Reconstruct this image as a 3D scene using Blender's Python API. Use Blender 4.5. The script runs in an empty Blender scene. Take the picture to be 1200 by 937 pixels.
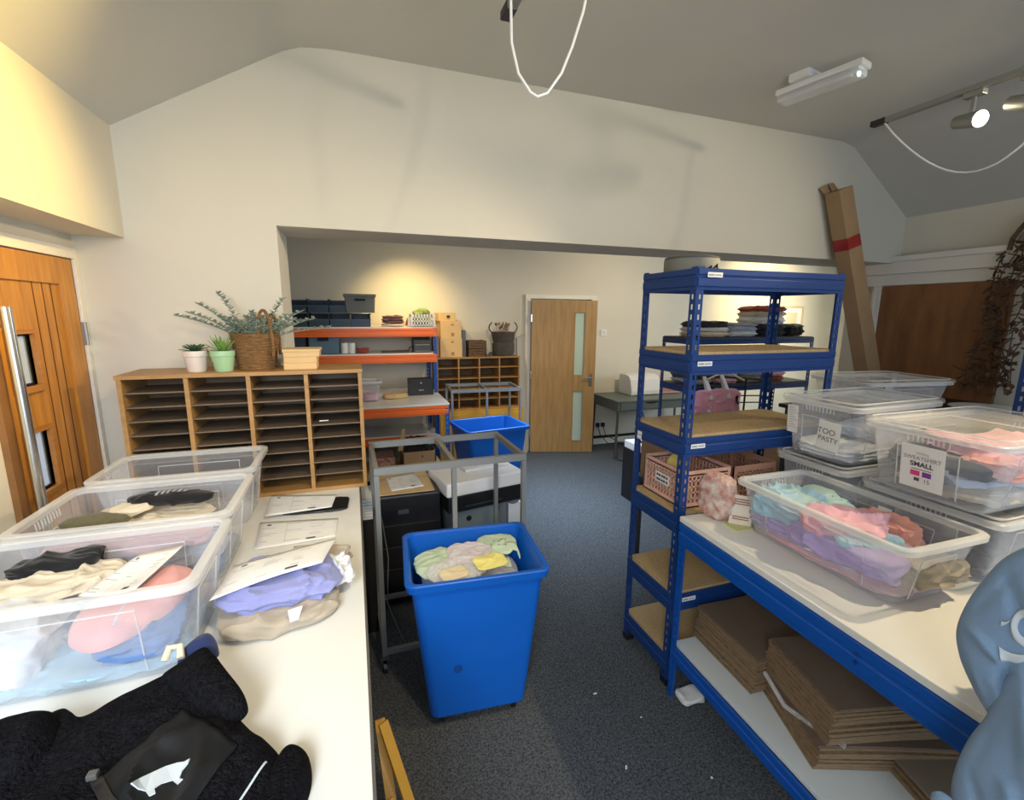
import bpy, bmesh, math, random
from math import sin, cos, pi, radians
from mathutils import Vector, Matrix, noise
from mathutils.bvhtree import BVHTree
S = bpy.context.scene
COL = S.collection
V = Vector

# ------------------------------------------------------------------ camera
cam = bpy.data.cameras.new('camera'); camo = bpy.data.objects.new('camera', cam); COL.objects.link(camo)
FP, PITCH, YAW, ROLL = 544.0, .1836, .329, -.00774
Fv = V((sin(YAW)*cos(PITCH), cos(YAW)*cos(PITCH), -sin(PITCH))); Rv = V((cos(YAW), -sin(YAW), 0)); Dv = Fv.cross(Rv)
cx_ = Rv*cos(ROLL) + Dv*sin(ROLL); cd_ = Dv*cos(ROLL) - Rv*sin(ROLL)
mt = Matrix((cx_, -cd_, -Fv)).transposed().to_4x4(); mt.translation = V((0, 0, 1.75))
camo.matrix_world = mt
cam.sensor_fit = 'HORIZONTAL'; cam.sensor_width = 36; cam.lens = 36*FP/1200; cam.clip_start = .02
S.camera = camo
# ------------------------------------------------------------------ light
S.view_settings.view_transform = 'Standard'; S.view_settings.look = 'None'
S.view_settings.exposure = 0.02; S.view_settings.gamma = 1; S.view_settings.use_curve_mapping = False
w = bpy.data.worlds.new('sky'); S.world = w; w.use_nodes = True
bg = w.node_tree.nodes['Background']; bg.inputs[0].default_value = (.62, .78, 1, 1); bg.inputs[1].default_value = 1.6
def area(name, loc, rot, sx, sy, e, col):
    l = bpy.data.lights.new(name, 'AREA'); l.shape = 'RECTANGLE'; l.size = sx; l.size_y = sy; l.energy = e; l.color = col
    o = bpy.data.objects.new(name, l); COL.objects.link(o); o.location = loc; o.rotation_euler = rot; return o
def spot(name, loc, tgt, e, ang, blend=.6, col=(1, .78, .45), r=.03):
    l = bpy.data.lights.new(name, 'SPOT'); l.energy = e; l.spot_size = radians(ang); l.spot_blend = blend; l.color = col; l.shadow_soft_size = r
    o = bpy.data.objects.new(name, l); COL.objects.link(o); o.location = loc
    o.rotation_euler = (V(tgt)-V(loc)).to_track_quat('-Z', 'Y').to_euler(); return o
# daylight through the tall window in the wall behind the camera; the three lamps after it are added fills
area('window_daylight', (1.3, -2.42, 1.6), (radians(90), 0, 0), 3.2, 1.9, 25, (.84, .92, 1))
sw_ = area('worktop_fill_light', (-.75, -.9, 2.15), (radians(52), 0, 0), .9, .9, 40, (.88, .94, 1)); sw_.data.spread = radians(110)  # added fill hanging inside the room to brighten the left worktop
rl_ = area('carpet_patch_light', (1.75, 3.75, 2.52), (0, 0, 0), .7, .9, 24, (.64, .80, 1)); rl_.data.spread = radians(75)  # added overhead lamp for the bluish patch on the carpet; no roof opening
area('back_room_fill_light', (7.0, 3.5, 1.75), (radians(84), 0, radians(90)), 1.0, 1.1, 55, (.72, .86, 1))  # added side fill for the back room; the wall here has no window
WARM = (1, .80, .50)
# warm track spots, two added wall fills, then the back room spots
spot('track_spot_light_1', (.40, 1.25, 2.60), (-.95, 1.62, 2.16), 190, 58, .9, (1, .68, .20))
spot('track_spot_light_2', (2.62, 1.36, 2.50), (-.65, 2.58, 1.45), 150, 46, .9, (1, .77, .46))
spot('track_spot_light_3', (2.45, .55, 2.6), (1.6, .75, .9), 125, 66, .9, WARM)
spot('track_spot_light_4', (.45, .35, 2.6), (-.25, 1.75, .9), 75, 62, .9, WARM)
spot('wall_fill_light_1', (3.15, .8, 2.6), (2.0, 2.58, 1.8), 38, 100, 1, (1, .84, .58))  # added off the tracks, broad warm fill on the partition wall
spot('wall_fill_light_2', (.9, .2, 2.6), (.7, 2.58, 1.9), 40, 110, 1, (1, .86, .62))  # second added fill for the partition wall, also off the tracks
spot('back_spot_light_1', (.55, 4.70, 2.38), (.62, 5.45, 1.6), 52, 95, 1, (1, .72, .28))
spot('back_spot_light_2', (5.6, 4.5, 2.38), (5.7, 5.45, 1.9), 130, 110, 1, (1, .72, .28))
spot('back_spot_light_3', (3.3, 3.6, 2.4), (3.0, 5.45, 1.4), 70, 110, 1, (1, .80, .52))
spot('back_spot_light_4', (3.9, 4.0, 2.38), (3.75, 3.4, 1.0), 14, 90, 1, (1, .74, .35))
spot('back_spot_light_5', (1.3, 3.5, 2.4), (1.0, 5.3, 1.0), 40, 110, 1, (1, .84, .6))

# ------------------------------------------------------------------ materials
def mat(name, col, rough=.6, metal=0, vary=0, vscale=8, bump=0, bscale=60, stretch=None, alpha=1, col2=None, sheen=0, spec=None, emis=None, trans=0, dist=.002):
    m = bpy.data.materials.new(name); m.use_nodes = True; nt = m.node_tree; N = nt.nodes; L = nt.links
    b = N['Principled BSDF']; b.inputs['Base Color'].default_value = (*col, 1); b.inputs['Roughness'].default_value = rough
    b.inputs['Metallic'].default_value = metal; b.inputs['Alpha'].default_value = alpha
    if spec is not None: b.inputs['Specular IOR Level'].default_value = spec
    if sheen: b.inputs['Sheen Weight'].default_value = sheen
    if emis: b.inputs['Emission Color'].default_value = (*emis[:3], 1); b.inputs['Emission Strength'].default_value = emis[3]
    tc = N.new('ShaderNodeTexCoord'); mp = N.new('ShaderNodeMapping'); L.new(tc.outputs['Object'], mp.inputs[0])
    if stretch: mp.inputs['Scale'].default_value = stretch
    if vary or col2:
        n = N.new('ShaderNodeTexNoise'); n.inputs['Scale'].default_value = vscale; n.inputs['Detail'].default_value = 6; n.inputs['Roughness'].default_value = .6
        L.new(mp.outputs[0], n.inputs['Vector'])
        r = N.new('ShaderNodeValToRGB'); L.new(n.outputs['Fac'], r.inputs[0])
        c2 = col2 or tuple(max(0, c*(1-vary)) for c in col); c1 = col if col2 else tuple(min(1, c*(1+vary)) for c in col)
        r.color_ramp.elements[0].position = .32; r.color_ramp.elements[0].color = (*c2, 1)
        r.color_ramp.elements[1].position = .68; r.color_ramp.elements[1].color = (*c1, 1)
        L.new(r.outputs[0], b.inputs['Base Color'])
    if bump:
        n = N.new('ShaderNodeTexNoise'); n.inputs['Scale'].default_value = bscale; n.inputs['Detail'].default_value = 4
        L.new(mp.outputs[0], n.inputs['Vector'])
        k = N.new('ShaderNodeBump'); k.inputs['Strength'].default_value = bump; k.inputs['Distance'].default_value = dist
        L.new(n.outputs['Fac'], k.inputs['Height']); L.new(k.outputs[0], b.inputs['Normal'])
    return m
def clear(name, tint=(.93, .95, 1), base=.055, edge=.42, rough=.1):
    m = bpy.data.materials.new(name); m.use_nodes = True; nt = m.node_tree; N = nt.nodes; L = nt.links
    b = N['Principled BSDF']; b.inputs['Base Color'].default_value = (*tint, 1); b.inputs['Roughness'].default_value = rough
    t = N.new('ShaderNodeBsdfTransparent'); t.inputs[0].default_value = (.97, .98, 1, 1)
    mx = N.new('ShaderNodeMixShader'); lw = N.new('ShaderNodeLayerWeight'); lw.inputs[0].default_value = .35
    mr = N.new('ShaderNodeMapRange'); mr.inputs['To Min'].default_value = base; mr.inputs['To Max'].default_value = edge
    L.new(lw.outputs['Facing'], mr.inputs[0]); L.new(mr.outputs[0], mx.inputs[0]); L.new(t.outputs[0], mx.inputs[1]); L.new(b.outputs[0], mx.inputs[2])
    L.new(mx.outputs[0], N['Material Output'].inputs[0]); return m
def fab(name, col, bump=.5, sc=350, vary=.08): return mat(name, col, .92, vary=vary, vscale=14, bump=bump, bscale=sc, sheen=.2, spec=.2)
def wood(name, c1, c2, st, rough=.45, sc=3): return mat(name, c1, rough, col2=c2, stretch=st, vscale=sc, bump=.1, bscale=sc*4)
WALL = mat('wall_paint', (.69, .655, .56), .85, vary=.02, vscale=2, bump=.08, bscale=120)
CEIL = mat('ceiling_paint', (.62, .62, .58), .9, vary=.02, vscale=2)
WHITEP = mat('white_gloss_paint', (.78, .76, .70), .4)
CARPET = mat('carpet_blue_grey', (.19, .195, .205), 1, col2=(.032, .043, .05), vscale=120, bump=1, bscale=420, dist=.006, spec=.1)
OAK = wood('oak_door_wood', (.58, .27, .045), (.38, .16, .025), (14, 14, 1.2))
OAKH = wood('oak_horizontal', (.50, .22, .05), (.36, .145, .03), (14, 1.2, 14))
OAKL = wood('light_oak_veneer', (.50, .32, .13), (.38, .22, .08), (9, 9, .9))
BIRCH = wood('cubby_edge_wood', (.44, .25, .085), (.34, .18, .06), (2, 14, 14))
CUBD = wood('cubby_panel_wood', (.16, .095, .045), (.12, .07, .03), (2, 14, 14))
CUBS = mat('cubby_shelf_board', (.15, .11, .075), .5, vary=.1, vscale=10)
BROWN = wood('brown_stained_ply', (.30, .125, .045), (.17, .07, .025), (5, 5, 1))
CHIP = mat('chipboard', (.56, .40, .21), .8, col2=(.42, .29, .14), vscale=90)
CHIPD = mat('chipboard_edge', (.30, .2, .1), .85, vary=.2, vscale=120)
LAM = mat('white_laminate', (.80, .80, .76), .22)
BLUE = mat('blue_powder_coat', (.008, .045, .20), .38)
BLUEB = mat('bright_blue_powder_coat', (.003, .085, .42), .38)
ORANGE = mat('orange_powder_coat', (.88, .16, .015), .4)
TRUCK = mat('blue_polyethylene', (.003, .105, .50), .4, vary=.05, vscale=3)
STEEL = mat('grey_painted_steel', (.30, .31, .30), .4, metal=.5)
STEELD = mat('dark_grey_steel', (.12, .125, .13), .45, metal=.4)
CHROME = mat('brushed_chrome', (.7, .68, .62), .22, metal=1)
BLACK = mat('black_plastic', (.012, .012, .014), .4)
BLACKM = mat('matt_black', (.01, .01, .01), .8)
DKGREY = mat('dark_grey_plastic', (.06, .065, .07), .5)
MIDG = mat('mid_grey_plastic', (.17, .19, .21), .5)
WHITE = mat('white_plastic', (.8, .8, .8), .35)
PAPER = mat('white_paper', (.82, .82, .80), .8)
INK = mat('printed_ink', (.08, .08, .09), .8)
INKG = mat('grey_ink', (.35, .35, .36), .8)
PINKI = mat('pink_ink', (.75, .05, .25), .7); PURI = mat('purple_ink', (.2, .05, .3), .7)
KRAFT = mat('brown_cardboard', (.36, .235, .13), .85, vary=.08, vscale=6)
KRAFTL = mat('light_cardboard', (.66, .46, .23), .85, vary=.06, vscale=6)
KRAFTD = mat('dark_kraft_paper', (.15, .105, .075), .8, vary=.1, vscale=5)
KRAFTE = mat('kraft_paper_edges', (.30, .20, .115), .85, col2=(.17, .11, .06), vscale=40, stretch=(1, 1, 12))
REDT = mat('red_parcel_tape', (.32, .02, .02), .3)
CLEAR = clear('clear_polypropylene'); CLEARR = clear('clear_polypropylene_rim', (.92, .92, .9), .3, .75, .2)
LIDC = clear('clear_box_lid', (.9, .9, .86), .05, .4, .08)
BAGP = clear('clear_mailing_film', (.9, .88, .88), .25, .85, .1)
GLASS = clear('window_glass', (.8, .9, 1), .06, .5, .02)
FROST = clear('frosted_glass', (.62, .80, .70), .82, .95, .35)
PINKC = mat('pink_crate_plastic', (.74, .44, .36), .5)
PINKB = mat('dusty_pink_crate_plastic', (.52, .28, .20), .5)
GREEN = mat('aloe_green', (.18, .35, .07), .5, vary=.3, vscale=20); EUC = mat('eucalyptus_green', (.24, .31, .24), .7, vary=.3, vscale=20)
SUCC = mat('succulent_green', (.05, .13, .05), .6, vary=.3, vscale=30)
WICK = mat('woven_seagrass', (.42, .23, .09), .8, col2=(.18, .09, .03), vscale=30, stretch=(1, 1, 6), bump=1, bscale=90, dist=.01)
WICKG = mat('grey_wicker', (.14, .12, .10), .8, col2=(.06, .05, .045), vscale=30, stretch=(1, 1, 6), bump=1, bscale=90, dist=.01)
POTW = mat('white_ceramic', (.72, .64, .58), .4); POTG = mat('mint_ceramic', (.36, .58, .34), .4)
YELW = mat('yellow_varnished_wood', (.60, .33, .045), .4, vary=.1, vscale=4)
FLEECE = mat('black_fleece', (.014, .014, .017), 1, col2=(.004, .004, .006), vscale=110, bump=1, bscale=190, dist=.012, spec=.06)
NAVY = fab('navy_fabric', (.02, .03, .09)); NYL = mat('black_nylon', (.008, .009, .011), .55, spec=.25, vary=.2, vscale=3)
THREAD = mat('white_thread', (.55, .60, .63), .8)
CREAM = fab('cream_fabric', (.66, .58, .44)); BEIGE = fab('beige_fabric', (.42, .36, .28)); WHT = fab('white_fabric', (.72, .74, .76))
LILAC = fab('lilac_fabric', (.44, .36, .62)); PERI = fab('periwinkle_fabric', (.27, .29, .56)); SKY = fab('sky_blue_fabric', (.38, .58, .70))
MINT = fab('mint_fabric', (.45, .62, .58)); PINK = fab('pink_fabric', (.74, .42, .49)); CORAL = fab('coral_fabric', (.80, .38, .29)); PEACH = fab('salmon_pink_fabric', (.80, .40, .36))
OLIVE = fab('olive_fabric', (.12, .11, .06)); GREYF = fab('grey_fabric', (.32, .34, .38)); SLATE = fab('slate_fabric', (.05, .06, .08)); BLKF = fab('black_fabric', (.012, .012, .014)); LGREY = fab('pale_blue_grey_fabric', (.42, .48, .60))
RUST = fab('rust_fabric', (.30, .06, .04)); BLUSWT = fab('steel_blue_fleece', (.20, .30, .44), .3, 500, .03); DENIM = fab('denim_blue_fabric', (.10, .20, .42))
VISOR = mat('pale_green_visor', (.50, .60, .42), .6, vary=.05); YELP = mat('yellow_card', (.80, .70, .22), .7)
DRY = mat('dried_brown_foliage', (.13, .075, .04), .9, vary=.4, vscale=40); DRYW = mat('driftwood', (.22, .19, .15), .9, vary=.3, vscale=20, stretch=(1, 6, 1))
LED = mat('lamp_glow', (1, .9, .7), .3, emis=(1, .85, .55, 25)); LEDC = clear('lamp_diffuser', (.85, .87, .88), .6, .9, .2)
BINB = mat('navy_bin_plastic', (.03, .06, .10), .5); BOXB = mat('dusty_blue_box', (.10, .19, .28), .6)
DESKG = mat('desk_grey_green', (.13, .16, .15), .5); ROCK = mat('charcoal_fabric_bin', (.16, .17, .16), .8)

# ------------------------------------------------------------------ mesh helpers
OFF = {}
def rr(wd, dp, r, z, n=5, cx=0, cy=0):
    pts = []
    for qx, qy, a0 in ((1, 1, 0), (-1, 1, 90), (-1, -1, 180), (1, -1, 270)):
        for i in range(n+1):
            a = radians(a0+90*i/n); pts.append(V((cx+qx*(wd/2-r)+r*cos(a), cy+qy*(dp/2-r)+r*sin(a), z)))
    return pts
class M:
    def __init__(s): s.b = bmesh.new(); s.X = None
    def v(s, p): return s.b.verts.new(s.X @ V(p) if s.X else V(p))
    def face(s, vs):
        try: return s.b.faces.new(vs)
        except ValueError: return None
    def quad(s, *ps): return s.face([s.v(p) for p in ps])
    def box(s, x0, x1, y0, y1, z0, z1):
        q = [s.v(p) for p in ((x0,y0,z0),(x1,y0,z0),(x1,y1,z0),(x0,y1,z0),(x0,y0,z1),(x1,y0,z1),(x1,y1,z1),(x0,y1,z1))]
        for f in ((0,3,2,1),(4,5,6,7),(0,1,5,4),(1,2,6,5),(2,3,7,6),(3,0,4,7)): s.face([q[i] for i in f])
        return s
    def loft(s, loops, c0=True, c1=True, closed=False):
        R = [[s.v(p) for p in l] for l in loops]; n = len(R[0])
        if closed: R.append(R[0])
        for a, b in zip(R, R[1:]):
            for i in range(n): s.face([a[i], a[(i+1) % n], b[(i+1) % n], b[i]])
        if c0 and not closed: s.face(R[0][::-1])
        if c1 and not closed: s.face(R[-1])
        return s
    def tube(s, pts, r, n=8, closed=False, rs=None):
        pts = [V(p) for p in pts]; k = len(pts); loops = []; u = None
        for i, p in enumerate(pts):
            a = pts[(i-1) % k] if (closed or i) else p; c = pts[(i+1) % k] if (closed or i < k-1) else p
            t = (c-a).normalized() if (c-a).length > 1e-9 else V((0, 0, 1))
            if u is None: u = t.orthogonal().normalized()
            u = (u-t*u.dot(t)); u = u.normalized() if u.length > 1e-6 else t.orthogonal().normalized()
            q = t.cross(u); rad = rs[i] if rs else r
            loops.append([p+u*rad*cos(2*pi*j/n)+q*rad*sin(2*pi*j/n) for j in range(n)])
        return s.loft(loops, closed=closed)
    def bar(s, a, b, wd, h=None, up=(0, 0, 1)):
        a = V(a); b = V(b); h = h or wd; t = (b-a).normalized(); u = t.cross(V(up))
        if u.length < 1e-4: u = t.cross(V((0, 1, 0)))
        u.normalize(); q = u.cross(t)
        return s.loft([[p+u*x*wd/2+q*y*h/2 for x, y in ((-1,-1),(1,-1),(1,1),(-1,1))] for p in (a, b)])
    def lathe(s, prof, c=(0, 0, 0), n=24, cap=True):
        c = V(c); return s.loft([[c+V((r*cos(2*pi*j/n), r*sin(2*pi*j/n), z)) for j in range(n)] for r, z in prof], cap, cap)
    def prism(s, poly, d):  # poly: 3-D points, d: extrusion vector
        return s.loft([[V(p) for p in poly], [V(p)+V(d) for p in poly]])
    def grid(s, fn, nu, nv):
        g = [[s.v(fn(i/nu, j/nv)) for j in range(nv+1)] for i in range(nu+1)]
        for i in range(nu):
            for j in range(nv): s.face([g[i][j], g[i+1][j], g[i+1][j+1], g[i][j+1]])
        return s
    def bvh(s): s.b.normal_update(); return BVHTree.FromBMesh(s.b)
    def build(s, name, m, parent=None, smooth=False, bevel=0, solid=0, sub=0, recalc=True, seg=2):
        b = s.b
        if recalc: bmesh.ops.recalc_face_normals(b, faces=b.faces)
        if bevel: bmesh.ops.bevel(b, geom=[e for e in b.edges if len(e.link_faces) == 2 and e.calc_face_angle(0) > .6], offset=bevel, segments=seg, profile=.6, affect='EDGES', clamp_overlap=True)
        if parent is not None: off = OFF.get(parent, V((0, 0, 0)))
        else:
            xs = [v.co for v in b.verts]; lo = V([min(p[i] for p in xs) for i in range(3)]); hi = V([max(p[i] for p in xs) for i in range(3)])
            off = V(((lo.x+hi.x)/2, (lo.y+hi.y)/2, lo.z))
        for v in b.verts: v.co -= off
        if smooth:
            for f in b.faces: f.smooth = True
        me = bpy.data.meshes.new(name); b.to_mesh(me); b.free(); me.materials.append(m)
        o = bpy.data.objects.new(name, me); COL.objects.link(o)
        if parent is not None: o.parent = parent
        else: o.location = off
        OFF[o] = off
        if solid: d = o.modifiers.new('solid', 'SOLIDIFY'); d.thickness = solid; d.offset = 0
        if sub: d = o.modifiers.new('sub', 'SUBSURF'); d.levels = sub; d.render_levels = sub
        if smooth and not sub:
            try: me.set_sharp_from_angle(angle=radians(40))
            except Exception: pass
        return o
def T(name, label, cat, loc=(0, 0, 0), rz=0, group=None, w=True):
    o = bpy.data.objects.new(name, None); COL.objects.link(o); o.empty_display_size = .05
    o.location = loc; o.rotation_euler = (0, 0, rz); o['label'] = label; o['category'] = cat
    if group: o['group'] = group
    OFF[o] = V(loc) if w and not rz else V((0, 0, 0)); return o
def tag(o, label, cat, group=None):
    o['label'] = label; o['category'] = cat
    if group: o['group'] = group
    return o
def struct(o): o['kind'] = 'structure'; return o
def dup(root, loc, rz=None, label=None):
    def cp(o, par):
        c = o.copy(); COL.objects.link(c)
        if par: c.parent = par
        OFF[c] = V((0, 0, 0))
        for ch in [x for x in bpy.data.objects if x.parent == o and x != c]: cp(ch, c)
        return c
    r = cp(root, None); r.location = loc
    if rz is not None: r.rotation_euler = (0, 0, rz)
    if label: r['label'] = label
    return r
_TXT = {}
def text(body, size, origin, ux, uy, m, parent, name='lettering', align='CENTER', bold=0, lift=.0012):
    c = bpy.data.curves.new('t', 'FONT'); c.body = body; c.size = size; c.align_x = align; c.offset = bold
    o = bpy.data.objects.new('t', c); COL.objects.link(o); dg = bpy.context.evaluated_depsgraph_get()
    me = bpy.data.meshes.new_from_object(o.evaluated_get(dg)); bpy.data.objects.remove(o)
    ux = V(ux).normalized(); uy = V(uy).normalized(); nn = ux.cross(uy); off = OFF.get(parent, V((0, 0, 0)))
    for v in me.vertices: v.co = V(origin)+ux*v.co.x+uy*v.co.y+nn*lift-off
    me.materials.clear(); me.materials.append(m)
    k = bpy.data.objects.new(name, me); COL.objects.link(k); k.parent = parent; OFF[k] = off; return k
def nz(p, sc, seed=0): return noise.noise(V(p)*sc+V((seed*7.3, seed*3.1, seed*1.7)))
def lump(wd, d, h, seed=0, amp=.012, e=5, n=32, layers=0, sc=14, flat=True):
    """a soft folded garment, local coords, resting on z=0"""
    m = M(); bm = m.b
    bmesh.ops.create_cube(bm, size=2); bmesh.ops.subdivide_edges(bm, edges=bm.edges, cuts=n, use_grid_fill=True)
    for v in bm.verts:
        p = v.co; l = (abs(p.x)**e+abs(p.y)**e+abs(p.z)**e)**(1/e); q = p/l
        nrm = V((q.x*abs(q.x)**(e-2), q.y*abs(q.y)**(e-2), q.z*abs(q.z)**(e-2))).normalized()
        c = V((q.x*wd/2, q.y*d/2, q.z*h/2))
        cw = V((c.x, c.y, c.z*1.6)) + V((nz(c, 6, seed+9), nz(c, 6, seed+11), 0))*.05
        r1 = max(0, 1-abs(nz(V((cw.x, cw.y*.45, cw.z)), sc*.9, seed))*3.2)**1.6; r2 = max(0, 1-abs(nz(V((cw.x*.5, cw.y, cw.z)), sc*2.0, seed+5))*3)**1.5
        k = amp*(r1*.95+r2*.5-.55+.35*nz(c, sc*.5, seed+1))
        side = (abs(nrm.x)+abs(nrm.y))
        if layers: k += side*min(.006, h/layers*.3)*(cos(q.z*pi*layers)-.5)
        c += nrm*k; c.z += h/2+amp*.3*nz(c, 5, seed+2)
        if flat: c.z = max(c.z, .0005)
        v.co = c
    return m
def place(m, loc, rz=0, tilt=(0, 0)):
    X = Matrix.Translation(V(loc)) @ Matrix.Rotation(rz, 4, 'Z') @ Matrix.Rotation(tilt[0], 4, 'X') @ Matrix.Rotation(tilt[1], 4, 'Y')
    for v in m.b.verts: v.co = X @ v.co
    return m
def garment(label, m, wdh, loc, rz=0, seed=0, name='folded_garment', cat='clothing', group=None, parent=None, **k):
    tilt = k.pop('tilt', (0, 0)); g = place(lump(*wdh, seed=seed, **k), loc, rz, tilt)
    o = g.build(name, m, parent, smooth=True)
    return tag(o, label, cat, group)
def pillow(outline, base, H, seed=0, amp=.01, sc=12, nr=26, na=170, pw=5, fn=None):
    """a soft flat thing with a star-shaped outline (world xy), lying on z=base"""
    P = [V((p[0], p[1])) for p in outline]; k = len(P); c = sum(P, V((0, 0)))/k
    D = []
    for i in range(na):
        t = i/na*k; j = int(t); f = t-j; p0, p1, p2, p3 = P[(j-1) % k], P[j % k], P[(j+1) % k], P[(j+2) % k]
        D.append(.5*((2*p1)+(p2-p0)*f+(2*p0-5*p1+4*p2-p3)*f*f+(3*p1-p0-3*p2+p3)*f**3))
    m = M(); rings = []
    top = m.v((c.x, c.y, base+H))
    for i in range(1, nr+1):
        r = sin(i/nr*pi/2)
        ring = []
        for q in D:
            x, y = c.x+(q.x-c.x)*r, c.y+(q.y-c.y)*r
            hh = H*(1-r**pw)**.5
            w_ = (1-r**4)
            z = base+hh+w_*amp*(1.4*max(0, 1-3*abs(nz((x, y*.6, 0), sc*.8, seed)))**1.5-.5)+w_*amp*.4*nz((x, y, 0), sc*2.5, seed+3)
            if fn: z += fn(x, y)*w_
            ring.append(m.v((x, y, max(z, base))))
        rings.append(ring)
    ring = [m.v((v.co.x*.97+c.x*.03, v.co.y*.97+c.y*.03, base)) for v in rings[-1]]; rings.append(ring)
    for i in range(na): m.face([top, rings[0][i], rings[0][(i+1) % na]])
    for a, b in zip(rings, rings[1:]):
        for i in range(na): m.face([a[i], b[i], b[(i+1) % na], a[(i+1) % na]])
    m.face(rings[-1][::-1])
    return m
def drape(m, bvh, poly, lift=.0015, n=14):
    """lays the 4-corner patch (xy) on the surface below it"""
    a, b, c, d = [V((p[0], p[1], 0)) for p in poly]; last = [0]
    def f(u, v):
        p = (a*(1-u)+b*u)*(1-v)+(d*(1-u)+c*u)*v; h = bvh.ray_cast(V((p.x, p.y, 5)), V((0, 0, -1)))
        if h[0] is not None: last[0] = h[0].z
        return V((p.x, p.y, last[0]+lift))
    return m.grid(f, n, n)
def slip(parent, c, seed=0, bend=.0, name='delivery_note', blot=True, lines=True, m=PAPER):
    """a printed sheet between 4 corners; text lines are a child mesh"""
    c = [V(p) for p in c]
    def P(u, v, l=0): q = (c[0]*(1-u)+c[1]*u)*(1-v)+(c[3]*(1-u)+c[2]*u)*v; q.z += bend*sin(pi*u)*sin(pi*(.2+.8*v))+l; return q
    s = M().grid(lambda u, v: P(u, v), 10, 8).build(name, m, parent, smooth=True, solid=.0007)
    if lines:
        rnd = random.Random(seed); t = M()
        def q(u0, u1, v0, v1): t.grid(lambda a, b: P(u0+(u1-u0)*a, v0+(v1-v0)*b, .0009), 3, 1)
        for i in range(12):
            u = .05+.3*rnd.choice((0, 1, 2)); v = .08+.07*i; q(u, u+rnd.uniform(.08, .22), v, v+.012)
        q(.04, .96, .5, .504); q(.35, .353, .1, .9)
        t.build('printed_lines', INKG, s)
        if blot:
            t = M(); t.grid(lambda a, b: P(.62+.12*a, .1+.06*b, .0011), 2, 1); t.grid(lambda a, b: P(.1+.05*a, .82+.05*b, .0011), 2, 1)
            t.build('printed_stamp', INK, s)
    return s

# ------------------------------------------------------------------ structure
YP, YPB, YB, XL, XR, ZC = 2.58, 2.95, 5.47, -.93, 4.06, 2.95
m = M(); m.box(-1.6, 7.6, -2.6, 5.6, -.06, 0); struct(m.build('floor', CARPET))
# ceiling: sloping left, flat, sloping right (a fold runs along y)
prof = [(XL-.3, 2.35), (XL, 2.52), (-.24, 2.915), (-.16, 2.945), (-.05, 2.957), (.1, 2.96), (1.5, 2.955), (3.3, 2.945), (3.42, 2.92), (XR, 2.495), (XR+.3, 2.3)]
m = M()
m.loft([[V((a[0], y, a[1])) for a in prof]+[V((a[0], y, a[1]+.1)) for a in prof[::-1]] for y in (-2.6, YP+.1)])
struct(m.build('ceiling', CEIL, smooth=True))
m = M(); m.box(-2, 7.6, YPB-.02, 5.6, 2.53, 2.6); struct(m.build('ceiling', CEIL))
# partition wall with wide opening
m = M(); X0 = -.32; ZO = 2.157
m.box(-1.24, X0, YP, YPB, 0, 3.1); m.box(X0, XR+.4, YP, YPB, ZO, 3.1); m.box(XR, XR+.4, YP+.002, YPB, 0, ZO)
struct(m.build('wall_back', WALL))
m = M(); m.box(-1.0, 7.4, YB, YB+.1, 0, 2.6); struct(m.build('wall_far', WALL))
m = M(); m.box(-.9, -.8, YPB, YB, 0, 2.6); struct(m.build('wall_far_left', WALL))
m = M(); m.box(7.25, 7.35, YPB, YB, 0, 2.6); struct(m.build('wall_far_right', WALL))
m = M(); m.box(XR+.4, 7.35, YPB-.1, YPB, 0, 2.6); struct(m.build('wall_far_front', WALL))
# left wall: upper part overhangs a recess with the oak door
m = M(); XD = -1.12
m.box(XL-.4, XL, -2.6, YP, 2.066, 2.7); m.box(XD-.12, XD, -2.6, 1.95, 0, 2.066); m.box(XD-.12, XD, 1.95, YP, 1.985, 2.066)
m.box(XD-.12, XD, 2.548, YP, 0, 1.985); m.box(XL-.19, XL, -2.6, -.6, 0, 2.066)
struct(m.build('wall_left', WALL))
m = M(); m.box(XR, XR+.12, -2.6, YP+.001, 0, 2.7); struct(m.build('wall_right', WALL))
m = M(); m.box(-1.5, -.4, -2.6, -2.5, 0, 3); m.box(3, 4.2, -2.6, -2.5, 0, 3); m.box(-.4, 3, -2.6, -2.5, 0, .6); m.box(-.4, 3, -2.6, -2.5, 2.6, 3)
struct(m.build('wall_front', WALL))
# boxing along the right wall above the brown door
m = M(); m.box(XR-.07, XR, .2, 3.04, 2.075, 2.205); m.box(XR-.095, XR, .2, 3.04, 2.165, 2.205); struct(m.build('trim_1', WHITEP, bevel=.004))
m = M(); m.box(XR-.035, XR, .2, 2.9, 1.99, 2.075); struct(m.build('trim_2', WHITEP, bevel=.003))
# baseboards / trunking of the far wall
m = M(); m.box(3.02, 6, YB-.015, YB, .08, .115); m.build('trim_3', BLACKM).__setitem__('kind', 'structure')
m = M(); m.box(3.0, 7.2, YB-.02, YB, 0, .08); m.box(-.8, 2.0, YB-.02, YB, 0, .08); struct(m.build('baseboard_far', WHITEP))

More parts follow.
